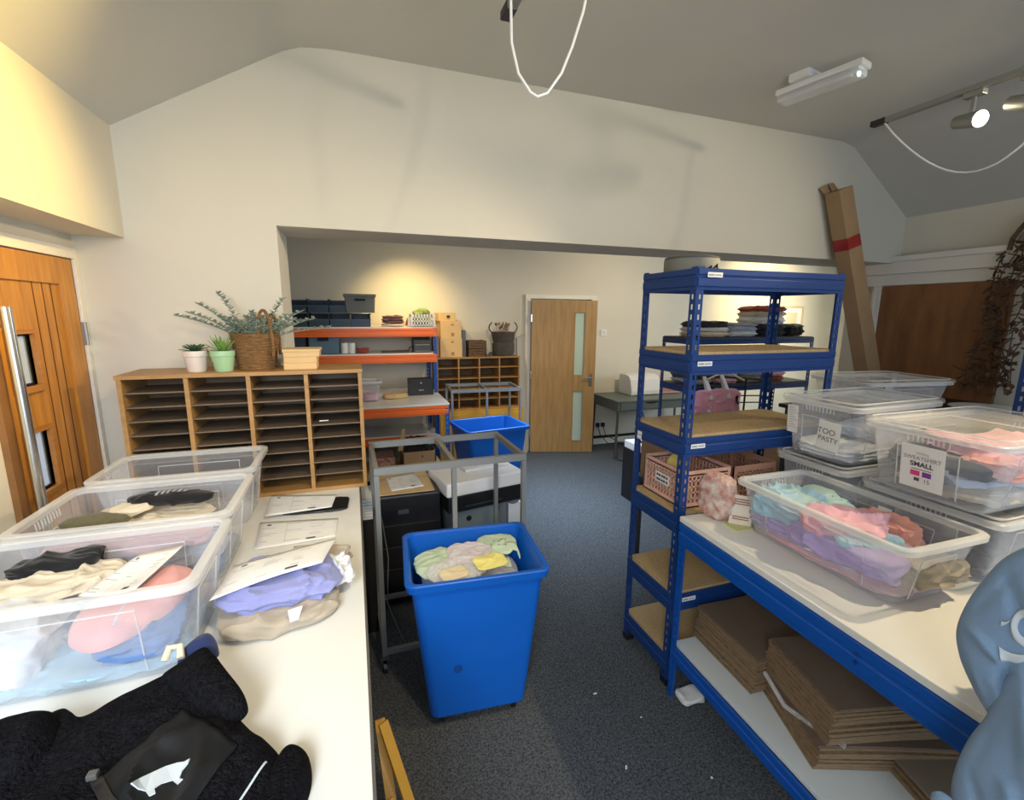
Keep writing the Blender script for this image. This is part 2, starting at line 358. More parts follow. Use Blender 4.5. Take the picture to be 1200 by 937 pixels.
# door_1: oak entrance door with small square lights, frame, hinge, pull bar
m = M(); W1 = (2.085, 2.212, 1.475, 1.665); W2 = (2.085, 2.212, 1.08, 1.305)
dt = .05; y0, y1, z1 = 1.99, 2.545, 1.962
def holed(m, x0, x1, ys, zs, solid):
    for i in range(len(ys)-1):
        for j in range(len(zs)-1):
            if solid(i, j): m.box(x0, x1, ys[i], ys[i+1], zs[j], zs[j+1])
d1 = M()
holed(d1, XD-.028, XD-.012, [y0, W1[0], W1[1], 2.44], [0, .12, W2[2], W2[3], W1[2], W1[3], 1.855], lambda i, j: not (i == 1 and j in (2, 4)))
d1 = d1.build('door_1', OAK); struct(d1)
m = M(); m.box(XD-.055, XD, 2.44, y1, .0, z1); m.box(XD-.055, XD, y0, 2.44, 1.855, z1); m.box(XD-.055, XD, y0, 2.44, 0, .12); m.build('door_stile', OAK, d1, bevel=.002)
m = M()
for yy in (2.03, 2.275, 2.335, 2.39): m.box(XD-.0135, XD-.0105, yy, yy+.004, .12, 1.855)
m.build('board_groove', mat('groove_shadow_gap', (.12, .04, .01), .9), d1)
for W in (W1, W2):
    m = M(); f = .014
    holed(m, XD-.028, XD+.004, [W[0]-f, W[0], W[1], W[1]+f*1.6], [W[2]-f*1.6, W[2], W[3], W[3]+f], lambda i, j: not (i == 1 and j == 1))
    fr = m.build('window_frame', OAKH, d1, bevel=.001)
    m = M(); g = .009; holed(m, XD-.027, XD-.020, [W[0], W[0]+g, W[1]-g, W[1]], [W[2], W[2]+g, W[3]-g, W[3]], lambda i, j: not (i == 1 and j == 1)); m.build('glazing_bead', BLACK, fr)
    m = M(); m.box(XD-.025, XD-.022, W[0]+.004, W[1]-.004, W[2]+.004, W[3]-.004); m.build('pane', GLASS, fr)
m = M(); m.tube([(XD+.055, 1.985, 1.76), (XD+.055, 1.985, .6)], .016, 14)
for z in (1.7, .75): m.tube([(XD+.055, 1.985, z), (XD, 1.998, z)], .009, 8)
m.build('pull_bar', CHROME, d1, smooth=True)
m = M(); m.box(XD-.005, XD+.012, 2.545, 2.565, 1.60, 1.70); m.tube([(XD+.012, 2.552, 1.60), (XD+.012, 2.552, 1.70)], .007, 8); m.build('hinge', STEEL, d1)
m = M(); m.box(XD-.02, XD+.02, 1.945, 1.99, 0, 2.0); struct(m.build('trim_4', mat('dark_oak_frame', (.22, .10, .03), .5, vary=.2, vscale=6))) 
m = M(); m.box(XD-.02, XD+.012, 2.548, 2.58, 0, 2.01); m.box(XD-.02, XD+.012, 1.99, 2.548, 1.965, 2.01); struct(m.build('trim_5', WHITEP, bevel=.002))
# outside seen through the panes
m = M(); m.box(-6.2, -6, -2, 16, -.2, 1.25); struct(m.build('wall_outside', mat('outside_render', (.45, .42, .36), .9, vary=.2, vscale=1)))
m = M(); m.box(-6, -1.3, -2, 16, -.12, -.06); struct(m.build('ground_outside', mat('outside_paving', (.4, .42, .45), .9, vary=.1)))

# door_2: far door, ajar, with two frosted slots
dd = T('door_2', 'light oak door', 'door', (2.095, 5.41, 0), radians(-17.4), w=False); struct(dd)
for k in ('label', 'category'): del dd[k]
m = M(); DW, DH = .80, 1.915; s0, s1 = .535, .655
holed(m, 0, DW, [0, .042], [0, 1], lambda i, j: False)
def holexz(m, xs, zs, y0, y1, solid):
    for i in range(len(xs)-1):
        for j in range(len(zs)-1):
            if solid(i, j): m.box(xs[i], xs[i+1], y0, y1, zs[j], zs[j+1])
holexz(m, [0, s0, s1, DW], [.005, .155, .80, 1.0, 1.77, DH], -.042, 0, lambda i, j: not (i == 1 and j in (1, 3)))
m.build('door_leaf', OAKL, dd)
for a, b in ((.155, .80), (1.0, 1.77)):
    m = M(); holexz(m, [s0-.012, s0, s1, s1+.012], [a-.012, a, b, b+.012], -.046, .004, lambda i, j: not (i == 1 and j == 1)); fr = m.build('window_frame', OAKL, dd)
    m = M(); m.box(s0, s1, -.025, -.018, a, b); m.build('pane', FROST, fr)
m = M(); m.box(.725, .765, -.048, -.042, .86, 1.02); m.tube([(.745, -.048, .97), (.745, -.085, .97), (.65, -.085, .97)], .009, 8); m.build('door_handle', CHROME, dd, smooth=True)
for z in (.25, 1.0, 1.7):
    m = M(); m.box(-.012, .004, -.05, -.035, z-.045, z+.045); m.build('hinge', CHROME, dd)
m = M(); m.box(2.02, 2.085, YB-.045, YB, 0, 1.985); m.box(2.085, 2.925, YB-.045, YB, 1.935, 1.985); m.box(2.925, 3.0, YB-.045, YB, 0, 1.985); struct(m.build('trim_6', WHITEP, bevel=.003))
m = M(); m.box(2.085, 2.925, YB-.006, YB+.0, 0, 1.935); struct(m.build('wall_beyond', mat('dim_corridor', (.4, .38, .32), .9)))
# door_3: brown ply door on the right wall
m = M(); m.box(XR-.03, XR, 1.86, 2.66, 0, 1.985); d3 = struct(m.build('door_3', BROWN, bevel=.002))
m = M(); m.box(XR-.04, XR, 2.66, 2.715, 0, 1.99); m.box(XR-.045, XR, 2.695, 2.72, 0, 1.99); struct(m.build('trim_7', WHITEP, bevel=.003))
m = M(); m.box(XR-.012, XR, 1.55, 1.67, 1.24, 1.33); o = tag(m.build('wall_socket', WHITE, bevel=.003), 'white double socket on the right wall beside the brown door', 'socket')
m = M(); m.box(3.09, 3.18, YB-.012, YB, 1.47, 1.555); o = m.build('light_switch', WHITE, bevel=.003); tag(o, 'white light switch plate on the far wall right of the oak door', 'light switch')
m = M(); m.box(3.115, 3.13, YB-.017, YB-.012, 1.50, 1.53); m.box(3.145, 3.16, YB-.017, YB-.012, 1.50, 1.53); m.build('rocker', WHITEP, o)

# ------------------------------------------------------------------ racking
def upright(m, x, y, z0, z1, sx, sy, fw=.036, pitch=.042):
    """L section with a column of slots in each flange; sx, sy = directions of the flanges"""
    n = max(1, int((z1-z0-.03)/pitch))
    def flange(ax):
        def P(u, z): return (x+sx*u, y, z) if ax == 0 else (x, y+sy*u, z)
        cols = [0, fw*.42, fw*.70, fw]
        for k in range(n+1):
            a = z0+k*pitch; b = min(a+pitch, z1)
            if b-a < .001: continue
            if b-a < pitch*.99: m.quad(P(0, a), P(fw, a), P(fw, b), P(0, b)); continue
            h0, h1 = a+pitch*.22, a+pitch*.72
            for c0, c1 in zip(cols, cols[1:]):
                if c0 == cols[1]:
                    m.quad(P(c0, a), P(c1, a), P(c1, h0), P(c0, h0)); m.quad(P(c0, h1), P(c1, h1), P(c1, b), P(c0, b))
                else: m.quad(P(c0, a), P(c1, a), P(c1, b), P(c0, b))
        if z0+(n+1)*pitch < z1: m.quad(P(0, z0+(n+1)*pitch), P(fw, z0+(n+1)*pitch), P(fw, z1), P(0, z1))
    flange(0); flange(1)
def beam(m, a, b, h, out, th=.014):
    """beam with two pressed ribs; a,b top edge end points; out = outward unit"""
    a = V(a); b = V(b); o = V(out)
    pr = [(0, 0), (th, 0), (th, -h*.28), (th-.004, -h*.32), (th-.004, -h*.42), (th, -h*.46), (th, -h*.82), (th-.004, -h*.86), (th-.004, -h), (0, -h)]
    m.loft([[p+o*u+V((0, 0, z)) for u, z in pr] for p in (a, b)])
def rack(root, wd, d, zt, shelves, bm_mat, up_mat, board, bh=.085, z0=0, ends=True, bt=.016, tall_top=False):
    """local coords: x 0..wd, y 0 (front)..d"""
    for (x, y, sx, sy) in ((0, 0, 1, 1), (wd, 0, -1, 1), (0, d, 1, -1), (wd, d, -1, -1)):
        m = M(); upright(m, x, y, z0, zt, sx, sy); bmesh.ops.remove_doubles(m.b, verts=m.b.verts, dist=1e-5); u = m.build('upright', up_mat, root, solid=.0022)
        if z0 == 0: m = M(); m.box(x-.004 if sx > 0 else x-.04, x+.04 if sx > 0 else x+.004, y-.004 if sy > 0 else y-.04, y+.04 if sy > 0 else y+.004, 0, .03); m.build('foot_cap', BLACK, u)
    for z in shelves:
        for a, b, o, nm in (((.003, .004, z), (wd-.003, .004, z), (0, -1, 0), 'long_beam'), ((.003, d-.004, z), (wd-.003, d-.004, z), (0, 1, 0), 'long_beam'),
                            ((.004, .003, z), (.004, d-.003, z), (-1, 0, 0), 'end_beam'), ((wd-.004, .003, z), (wd-.004, d-.003, z), (1, 0, 0), 'end_beam')):
            m = M(); beam(m, a, b, bh, o, .010); m.build(nm, bm_mat, root)
        dzb = -.03 if (tall_top and z == shelves[0]) else 0; m = M(); m.box(.006, wd-.006, .006, d-.006, z-.004+dzb, z-.004+bt+dzb); m.build('shelf_board', board, root)
RK = T('storage_rack', 'tall blue slotted shelving rack with five bare chipboard shelves', 'shelving', (1.336, 1.598, 0), w=False)
SH = [1.938, 1.585, 1.225, .865, .475, .155]
rack(RK, .83, .37, 1.945, SH, BLUE, BLUE, CHIP, tall_top=True)
for x0, z in ((.045, 1.935), (.03, 1.57), (.03, 1.21), (.05, .47)):
    m = M(); m.box(x0, x0+.075, -.0085, -.0075, z-.032, z-.012); l = m.build('rack_label', PAPER, RK)
    m = M(); m.box(x0+.005, x0+.032, -.0092, -.0085, z-.026, z-.019); m.box(x0+.036, x0+.068, -.0092, -.0085, z-.025, z-.020); m.build('printed_lines', INKG, l)
m = M(); m.box(-.0095, -.0085, .30, .335, 1.165, 1.182); m.box(-.0095, -.0085, .302, .337, 1.142, 1.162); m.build('torn_sticker', PAPER, RK)

# right-hand packing bench (white top, blue beams) turned slightly
BA = -.036
BX, BY = 1.315, 1.565
RB = T('packing_bench', 'long white topped blue steel packing bench carrying clear boxes', 'workbench', (BX, BY, 0), BA, w=False)
BL, BD, BZ = 1.85, 1.25, .885
m = M(); m.box(0, BD, -BL, 0, BZ-.024, BZ); m.build('tabletop', LAM, RB, bevel=.003)
for a, b, o_, th in (((.004, -BL+.01, BZ-.026), (.004, -.01, BZ-.026), (-1, 0, 0), .012), ((.01, -.006, BZ-.026), (BD-.01, -.006, BZ-.026), (0, 1, 0), .006), ((.01, -BL+.006, BZ-.026), (BD-.01, -BL+.006, BZ-.026), (0, -1, 0), .006)):
    m = M(); beam(m, a, b, .095, o_, th); m.build('beam', BLUEB, RB)
m = M(); m.box(.012, BD, -BL+.02, -.015, .262, .28); m.build('lower_shelf', mat('pale_grey_board', (.62, .66, .66), .5), RB, bevel=.002)
m = M(); beam(m, (.008, -BL+.02, .262), (.008, -.01, .262), .07, (-1, 0, 0), .012); m.build('lower_beam', BLUEB, RB)
for x, y, sx, sy in ((.0, -.008, 1, -1), (BD-.02, -.008, -1, -1), (0, -BL+.01, 1, 1), (BD-.02, -BL+.01, -1, 1)):
    m = M(); upright(m, x, y, 0, BZ-.03, sx, sy); bmesh.ops.remove_doubles(m.b, verts=m.b.verts, dist=1e-5); m.build('leg', BLUEB, RB, solid=.0022)
for z in (BZ-.055, BZ-.08): m = M(); m.tube([(-.008, -.80, z), (-.014, -.80, z)], .0055, 8); m.build('bolt', BLUE, RB)
def B2W(x, y, z=0): return V((BX+x*cos(BA)-y*sin(BA), BY+x*sin(BA)+y*cos(BA), z))

# ------------------------------------------------------------------ clear boxes
def clear_box(name, label, loc, rz, L, W, H, tp=.03, lid=False, group=None, cat='storage box', mt=CLEAR, rib=True, low=False):
    """L along x, W along y (rim outer size), tapered, open top"""
    o = T(name, label, cat, loc, rz, group, w=False)
    l0, w0 = L-.04-2*tp, W-.04-2*tp; l1, w1 = L-.04, W-.04
    def lp(t, ins=0): return rr(l0+(l1-l0)*t-2*ins, w0+(w1-w0)*t-2*ins, .035, 0, 5)
    def at(loop, z): return [V((p.x, p.y, z)) for p in loop]
    m = M(); m.loft([at(lp(0, .012), .0), at(lp(0), .012), at(lp(.5), H*.5), at(lp(1), H-.012)], True, False); m.build('box_body', mt, o, smooth=True, solid=.002)
    m = M(); R = lambda a, z: rr(L-2*a, W-2*a, .04-a*.5, z, 5)
    m.loft([R(.021, H-.02), R(.001, H-.02), R(0, H-.004), R(.004, H), R(.021, H), R(.024, H-.004)], False, False, closed=True); m.build('rim', CLEARR, o, smooth=True)
    if rib:
        m = M()
        for s in (-1, 1):
            def Q(u, z): t = z/H; return (u, s*(w0/2+(w1-w0)/2*t+.001), z)
            a = l0*.34
            m.tube([Q(-a, H*.12), Q(-a, H*.78), Q(a, H*.78), Q(a, H*.12)], .0022, 5)
            def Q2(u, z): t = z/H; return (s*(l0/2+(l1-l0)/2*t+.001), u, z)
            b = w0*.28
            m.tube([Q2(-b, H*.10), Q2(-b, H*.72), Q2(b, H*.72), Q2(b, H*.10)], .0022, 5)
            for k in range(9): m.tube([Q2(-.06+.015*k, H-.045), Q2(-.06+.015*k, H-.022)], .002, 4)
        m.build('moulded_rib', CLEARR, o, smooth=True)
    if lid:
        m = M(); m.loft([R(-.004, H-.008), R(-.006, H+.002), R(-.002, H+.012), R(.012, H+.014), R(.022, H+.006)], False, True); k = m.build('lid', LIDC, o, smooth=True)
        m = M(); m.tube([p for p in rr(L-.03, W-.03, .035, H+.014)], .0028, 5, closed=True); m.tube([(0, -W/2+.02, H+.012), (0, W/2-.02, H+.012)], .0025, 5); m.build('lid_ridge', CLEARR, k, smooth=True)
    return o
ZT = .9
clear_box('clear_storage_box', 'clear open plastic box nearest the pigeonhole unit, empty', (-.665, 2.135, ZT), 0, .55, .36, .25)
bB = clear_box('clear_storage_box', 'clear open plastic box with a black printed garment rolled on top', (-.66, 1.725, ZT), 0, .56, .40, .25)
bA = clear_box('clear_storage_box', 'clear open plastic box holding a pink cap shape and white paper, beside the black fleece', (-.655, 1.315, ZT), 0, .58, .385, .25)
m = M(); m.box(-.11, .07, .166, .1675, .10, .155)
l = m.build('card_label', mat('manila_card', (.70, .62, .42), .8), bB)
m = M(); m.box(-.06, .03, .165, .166, .128, .131); m.box(-.05, .0, .165, .166, .118, .120); m.build('printed_lines', INKG, l)
# right side boxes, on the bench
RBX = B2W
bo = clear_box('clear_storage_box', 'clear open plastic box heaped with pastel pink, lilac and blue garments', (1.636, 1.095, BZ), radians(90)+BA*.3, .65, .385, .215, .035)
bD = clear_box('clear_storage_box', 'closed clear box under the box with the SMALL sweatshirt card', (2.165, .985, BZ), 0, .62, .44, .235, .03, lid=True)
bE = clear_box('clear_storage_box', 'lidded clear box with the SWEATSHIRT SMALL card on its side', (2.115, .975, BZ+.25), radians(0), .66, .42, .24, .03, lid=True)
bF = clear_box('clear_storage_box', 'closed clear box under the TOO PASTY box', (2.155, 1.415, BZ), radians(0), .64, .335, .245, .02, lid=True)
bG = clear_box('clear_storage_box', 'lidded clear box with the handwritten TOO PASTY card', (2.115, 1.412, BZ+.26), radians(2), .56, .345, .25, .02, lid=True)
bH = clear_box('clear_storage_box', 'low clear lidded box on the black counter, leaning tube behind', (3.05, 1.95, 1.18), radians(-8), .62, .42, .20, .03, lid=True)

def card(name, parent, c, size, nrm_x, m=PAPER): pass
# card stuck to the short left end of TOO PASTY box (faces -x)
def end_card(parent, L, tp, H, y0, y1, z0, z1, roll=0):
    """card on the -x end, local coords; returns (origin, ux, uy)"""
    def X(z): return -((L-.04-2*tp)/2+tp*z/H)-.004
    c = V((X((z0+z1)/2), (y0+y1)/2, (z0+z1)/2)); ux = V((0, -1, 0)); uy = V((X(z1)-X(z0), 0, z1-z0)).normalized()
    if roll:
        R = Matrix.Rotation(roll, 3, ux.cross(uy)); ux = R @ ux; uy = R @ uy
    a, b = (y1-y0)/2, (z1-z0)/2; n = ux.cross(uy)
    m = M(); m.loft([[c+ux*p*a+uy*q*b+n*k for p, q in ((-1, -1), (1, -1), (1, 1), (-1, 1))] for k in (0, .0012)])
    return m.build('card_sign', PAPER, parent), c+n*.0012, ux, uy
k, c, ux, uy = end_card(bG, .56, .02, .25, -.095, .0, .05, .175, radians(-4))
text('TOO', .034, c+uy*.006-ux*.01, ux, uy, INK, k, 'handwriting'); text('PASTY', .030, c-uy*.026, ux, uy, INK, k, 'handwriting')
k, c, ux, uy = end_card(bG, .56, .02, .25, .095, .145, .09, .215)
m = M()
for i in range(9): m.loft([[c+ux*(a)+uy*(.05-.011*i+b)+ux.cross(uy)*n for a, b in ((-.016, 0), (.006+.01*(i % 3), 0), (.006+.01*(i % 3), .002), (-.016, .002))] for n in (.0002, .001)])
m.build('printed_lines', INKG, k)
k, c, ux, uy = end_card(bE, .66, .03, .24, -.055, .075, .03, .185)
text('clothing', .012, c+uy*.047, ux, uy, INKG, k); text('SWEATSHIRT', .019, c+uy*.026, ux, uy, INKG, k, bold=.0003); text('SMALL', .024, c+uy*.003, ux, uy, INK, k, bold=.0006)
m = M()
def rect(m, c, ux, uy, x, y, w_, h_):
    m.loft([[c+ux*a+uy*b+ux.cross(uy)*n for a, b in ((x, y), (x+w_, y), (x+w_, y+h_), (x, y+h_))] for n in (.0002, .001)])
rect(m, c, ux, uy, -.032, -.031, .028, .018); m.build('printed_garment_icon', PINKI, k)
m = M(); rect(m, c, ux, uy, .004, -.031, .026, .018); m.build('printed_garment_icon', PURI, k)
m = M(); rect(m, c, ux, uy, -.02, -.05, .016, .012); rect(m, c, ux, uy, -.03, -.008, .06, .002); m.build('printed_garment_icon', INK, k)
text('15', .02, c-uy*.052+ux*.018, ux, uy, INK, k)

# garments in the pastel box (local frame ~ world; box centre 1.652,1.095)
Z0 = BZ+.004
G = 'garments in the open pastel box'
garment('pale pink garment spread along the bottom of the pastel box', PINK, (.29, .52, .045), (1.64, 1.09, Z0+.003), 0, 3, amp=.01, layers=2)
garment('white garment peeping out between pink and lilac ones', WHT, (.27, .30, .03), (1.63, 1.06, Z0+.040), .1, 4)
garment('lilac garment bunched along the front of the pastel box', LILAC, (.24, .36, .075), (1.585, 1.02, Z0+.055), .06, 5, amp=.018, sc=10)
garment('lilac sweatshirt folded flat at the far end of the pastel box', LILAC, (.27, .24, .06), (1.62, 1.27, Z0+.04), -.1, 6, amp=.012, layers=3)
garment('sky blue garment heaped at the far end of the pastel box', SKY, (.20, .22, .10), (1.575, 1.27, Z0+.085), .3, 7, amp=.02, sc=10)
garment('mint green garment behind the sky blue one', MINT, (.20, .24, .085), (1.69, 1.24, Z0+.09), -.2, 8, amp=.02, sc=9)
garment('navy garment tucked beside the mint green one', NAVY, (.10, .14, .07), (1.77, 1.27, Z0+.09), 0, 9, amp=.015)
garment('dusty pink sweatshirt across the middle of the pastel box', PINK, (.22, .24, .08), (1.60, 1.06, Z0+.11), .5, 10, amp=.02, sc=9)
garment('bright sky blue garment wedged under the pink sweatshirt', SKY, (.12, .2, .035), (1.57, .96, Z0+.115), .9, 11, amp=.012)
garment('coral garment bunched against the long side of the pastel box', CORAL, (.12, .18, .09), (1.74, 1.02, Z0+.08), .3, 12, amp=.022, sc=12)
garment('beige garment at the near end of the pastel box', BEIGE, (.22, .13, .08), (1.67, .845, Z0+.045), 0, 13, amp=.014)
m = M(); m.box(1.795, 1.797, 1.04, 1.085, Z0+.155, Z0+.18); tag(m.build('swing_tag', PAPER), 'small white tag standing behind the coral garment', 'tag')
# garments seen in the lidded boxes
zE = BZ+.25+.004
garment('cream garment along the bottom of the SMALL sweatshirt box', CREAM, (.54, .32, .055), (2.155, .975, zE), 0, 20, amp=.012, layers=2)
garment('pale grey blue garment rolled in the SMALL sweatshirt box', LGREY, (.34, .20, .07), (2.025, .93, zE+.055), -.3, 21, amp=.018, sc=10)
garment('charcoal sweatshirt folded inside the SMALL sweatshirt box', SLATE, (.50, .31, .06), (2.095, .975, zE+.085), -.05, 22, amp=.014)
garment('pink sweatshirt on top inside the SMALL sweatshirt box', PINK, (.34, .24, .055), (2.13, .95, zE+.14), -.35, 23, amp=.02, sc=9)
garment('salmon sleeve hanging over the pink sweatshirt', PEACH, (.14, .14, .06), (1.965, .87, zE+.10), .3, 24, amp=.018)
garment('pale yellow garment at the far end of the SMALL sweatshirt box', CREAM, (.2, .3, .08), (2.29, .98, zE+.06), 0, 25, amp=.016)
garment('dark garment in the closed box under the SMALL sweatshirt box', SLATE, (.30, .34, .14), (2.07, .985, BZ+.004), 0, 26, amp=.014)
garment('beige garment in the closed box under the SMALL sweatshirt box', BEIGE, (.20, .32, .10), (2.33, .985, BZ+.004), 0, 27, amp=.014)
zG = BZ+.26+.004
garment('white garments folded at the bottom of the TOO PASTY box', WHT, (.46, .27, .07), (2.10, 1.405, zG), .05, 30, amp=.012, layers=4)
garment('pale blue grey garment lying in the TOO PASTY box', LGREY, (.26, .22, .06), (2.18, 1.39, zG+.07), .2, 31, amp=.016)
garment('grey garment in the closed box under the TOO PASTY box', GREYF, (.5, .23, .12), (2.155, 1.415, BZ+.004), 0, 32, amp=.014, layers=4)
garment('mixed pale garments inside the low box on the black counter', LGREY, (.48, .28, .10), (3.05, 1.95, 1.184), radians(-8), 33, amp=.014, layers=3)

# ------------------------------------------------------------------ kraft mailing bags on the bench's lower shelf
def bag_stack(label, loc, rz, L, W, n, t, seed, topm=KRAFTD):
    o = T('kraft_bag_bundle', label, 'mailing bags', loc, rz, 'bundles of brown kraft mailing bags', w=False); r = random.Random(seed)
    z = 0
    for i in range(n):
        m = M(); dx, dy = r.uniform(-.008, .008)+i*.0009, r.uniform(-.006, .006); a = r.uniform(-.012, .012); bow = r.uniform(.002, .006)
        def f(u, v, top): 
            x = (u-.5)*L; y = (v-.5)*W; zz = z+(t if top else 0)+bow*0+.012*sin(u*3+i*.05)*(i/n)*.5-.010*(u > .92)*(top == 2)
            return V((x*cos(a)-y*sin(a)+dx, x*sin(a)+y*cos(a)+dy, zz))
        for zz in (0, 1): m.grid(lambda u, v: f(u, v, zz), 6, 2)
        b = m.b; b.verts.ensure_lookup_table(); N = 21
        rim0 = [0, 3, 6, 9, 12, 15, 18, 19, 20, 17, 14, 11, 8, 5, 2, 1]
        for k in range(16): m.face([b.verts[rim0[k]], b.verts[rim0[(k+1) % 16]], b.verts[N+rim0[(k+1) % 16]], b.verts[N+rim0[k]]])
        m.build('kraft_bag', topm if i == n-1 else KRAFTE, o); z += t+.0008
    return o
zs = .2805
bag_stack('bundle of brown kraft bags nearest the tall rack', (1.66, 1.36, zs), radians(-4), .46, .36, 16, .0085, 1)
bag_stack('biggest bundle of brown kraft bags, resting on a second bundle', (1.66, .985, zs+.088), radians(-14), .47, .34, 15, .0085, 2)
bag_stack('flat bundle of brown kraft bags under the biggest one', (1.66, .965, zs), radians(-20), .50, .34, 9, .0088, 3)
bag_stack('low grey brown bag bundle with plastic seals, half hidden by the blue sweatshirt', (1.80, .62, zs), radians(-16), .48, .32, 6, .008, 4, mat('grey_kraft', (.22, .18, .14), .7))
m = M(); m.tube([(1.44, 1.17, zs+.115), (1.405, 1.05, zs+.088), (1.42, .95, zs+.09), (1.45, .86, zs+.092)], .008, 6); tag(m.build('crumpled_plastic_strip', BAGP, smooth=True), 'crumpled clear plastic film sticking out between the two kraft bundles', 'plastic film')
# crates, bag and tag beside the rack
def crate(label, loc, rz, L, W, H, mt, low=False, grp=None):
    o = T('folding_crate', label, 'crate', loc, rz, grp, w=False)
    m = M(); t = .006
    m.box(-L/2, L/2, -W/2, W/2, 0, .006); m.build('crate_base', mt, o)
    for s in (-1, 1):
        for ax in (0, 1):
            m = M(); A, Bw = (L, W) if ax == 0 else (W, L); n = max(4, int(A/.03)); rows = 4
            xs = [-A/2, -A/2+.03]; 
            def bx(a, b, c, d): 
                if ax == 0: m.box(a, b, s*Bw/2-t/2*(1+s), s*Bw/2+t/2*(1-s), c, d)
                else: m.box(s*Bw/2-t/2*(1+s), s*Bw/2+t/2*(1-s), a, b, c, d)
            g = .022
            bx(-A/2, A/2, 0, g); bx(-A/2, A/2, H-g*1.3, H)
            bx(-A/2, -A/2+g, g, H-g*1.3); bx(A/2-g, A/2, g, H-g*1.3)
            nn = int((A-2*g)/.022); st = (A-2*g)/nn
            for k in range(nn): bx(-A/2+g+k*st, -A/2+g+k*st+.007, g, H-g*1.3)
            zz = g
            while zz < H-g*1.3-.01: bx(-A/2+g, A/2-g, zz+.018, zz+.025); zz += .028
            m.build('crate_side', mt, o)
    return o
c1 = crate('pale pink plastic crate with yellow paper inside, at the rack end', (1.515, 1.785, .880), 0, .27, .30, .175, PINKC)
m = M(); m.box(-.138, -.1355, -.05, .05, .07, .12) ; l = m.build('crate_label', PAPER, c1)
m = M()
for i_ in range(2):
    for j_ in range(5): m.box(-.1395, -.138, -.042+.018*j_, -.031+.018*j_+.003*(j_ % 2), .101-.022*i_, .112-.022*i_)
m.build('printed_lettering', INK, l)
m = M(); m.loft([[V((x, 1.76+.09*cos(a), .90+.20*max(.02, sin(a)))) for a in [pi*k/16 for k in range(17)]] for x in (1.43, 1.45)])
tag(m.build('yellow_card', YELP), 'rounded yellow card standing in the pale pink crate', 'card')
c2 = crate('dusty pink brown open plastic crate beside the floral bag', (1.80, 1.78, .880), radians(0), .27, .28, .17, PINKB)
m = place(lump(.10, .16, .20, seed=41, amp=.008, e=3, n=14), (1.46, 1.51, BZ+.0), .2)
fm = mat('floral_print_paper', (.80, .75, .70), .7, col2=(.45, .12, .07), vscale=22)
o = tag(m.build('floral_bag', fm, smooth=True), 'white paper bag with red and brown floral print, at the bench corner', 'bag')
m = M(); X0_, Y0_ = 1.49, 1.41
m.loft([[V((X0_+dx+k, Y0_+dy, z)) for dx, dy in ((-.03, .03), (.03, -.03))] + [V((X0_+dx+k+.003, Y0_+dy+.003, z)) for dx, dy in ((.03, -.03), (-.03, .03))] for k, z in ((0, BZ+.001), (.01, BZ+.13))])
o = tag(m.build('price_ticket', mat('cream_card', (.78, .70, .60), .7)), 'upright cream ticket with printed lines in front of the floral bag', 'card')
m = M(); m.box(X0_-.055, X0_+.035, Y0_-.045, Y0_+.035, BZ, BZ+.006); o2 = m.build('ticket_base', mat('lime_card', (.62, .62, .30), .7), o)
for i, z in enumerate((.03, .04, .095, .105, .115)):
    m = M(); m.bar((X0_-.022-.003+z*.07, Y0_+.022-.003, BZ+z), (X0_+.022-.003+z*.07, Y0_-.022-.003, BZ+z), .002, .003); m.build('printed_line', RUST, o)
o = T('cardboard_box', 'brown cardboard carton lying behind the rack at crate height', 'cardboard box', (2.05, 2.30, 0), w=True)
m = M(); m.box(1.75, 2.40, 2.02, 2.50, .72, 1.03); m.build('carton', KRAFT, o, bevel=.004)
m = M(); m.box(1.75, 2.40, 2.24, 2.27, 1.03, 1.0315); m.build('parcel_tape', mat('brown_tape', (.40, .28, .15), .3), o)
# low trolley carrying that carton
o = T('low_table', 'small dark table under the brown carton behind the rack', 'table', (2.07, 2.26, 0))
m = M(); m.box(1.72, 2.43, 2.0, 2.52, .69, .72); m.build('tabletop', DKGREY, o)
for x in (1.75, 2.40):
    for y in (2.03, 2.49): m = M(); m.box(x-.015, x+.015, y-.015, y+.015, 0, .69); m.build('leg', DKGREY, o)
# things on the tall rack
o = T('round_speaker_drum', 'round grey fabric covered drum on top of the tall rack', 'drum', (1.50, 1.86, 1.92))
m = M(); m.lathe([(.118, 1.9205), (.122, 1.93), (.122, 1.995), (.118, 2.0)], (1.50, 1.84, 0), 36); m.build('body', ROCK, o, smooth=True)
m = M(); m.lathe([(.120, 2.0), (.121, 2.006), (.10, 2.014), (.04, 2.017)], (1.50, 1.84, 0), 36); m.build('lid', DKGREY, o, smooth=True)
m = M(); m.tube([(1.44, 1.68, 1.936), (1.46, 1.665, 1.955), (1.475, 1.68, 1.938), (1.49, 1.665, 1.962), (1.505, 1.68, 1.937)], .005, 6); tag(m.build('cable_clip', BLACK, smooth=True), 'little tangled black clip on top of the rack front edge', 'clip')
m = place(lump(.12, .09, .03, seed=44, amp=.006, n=8), (1.395, 1.50, .0005)); tag(m.build('paper_scrap', PAPER, smooth=True), 'crumpled pale paper on the carpet by the rack foot', 'paper scrap')

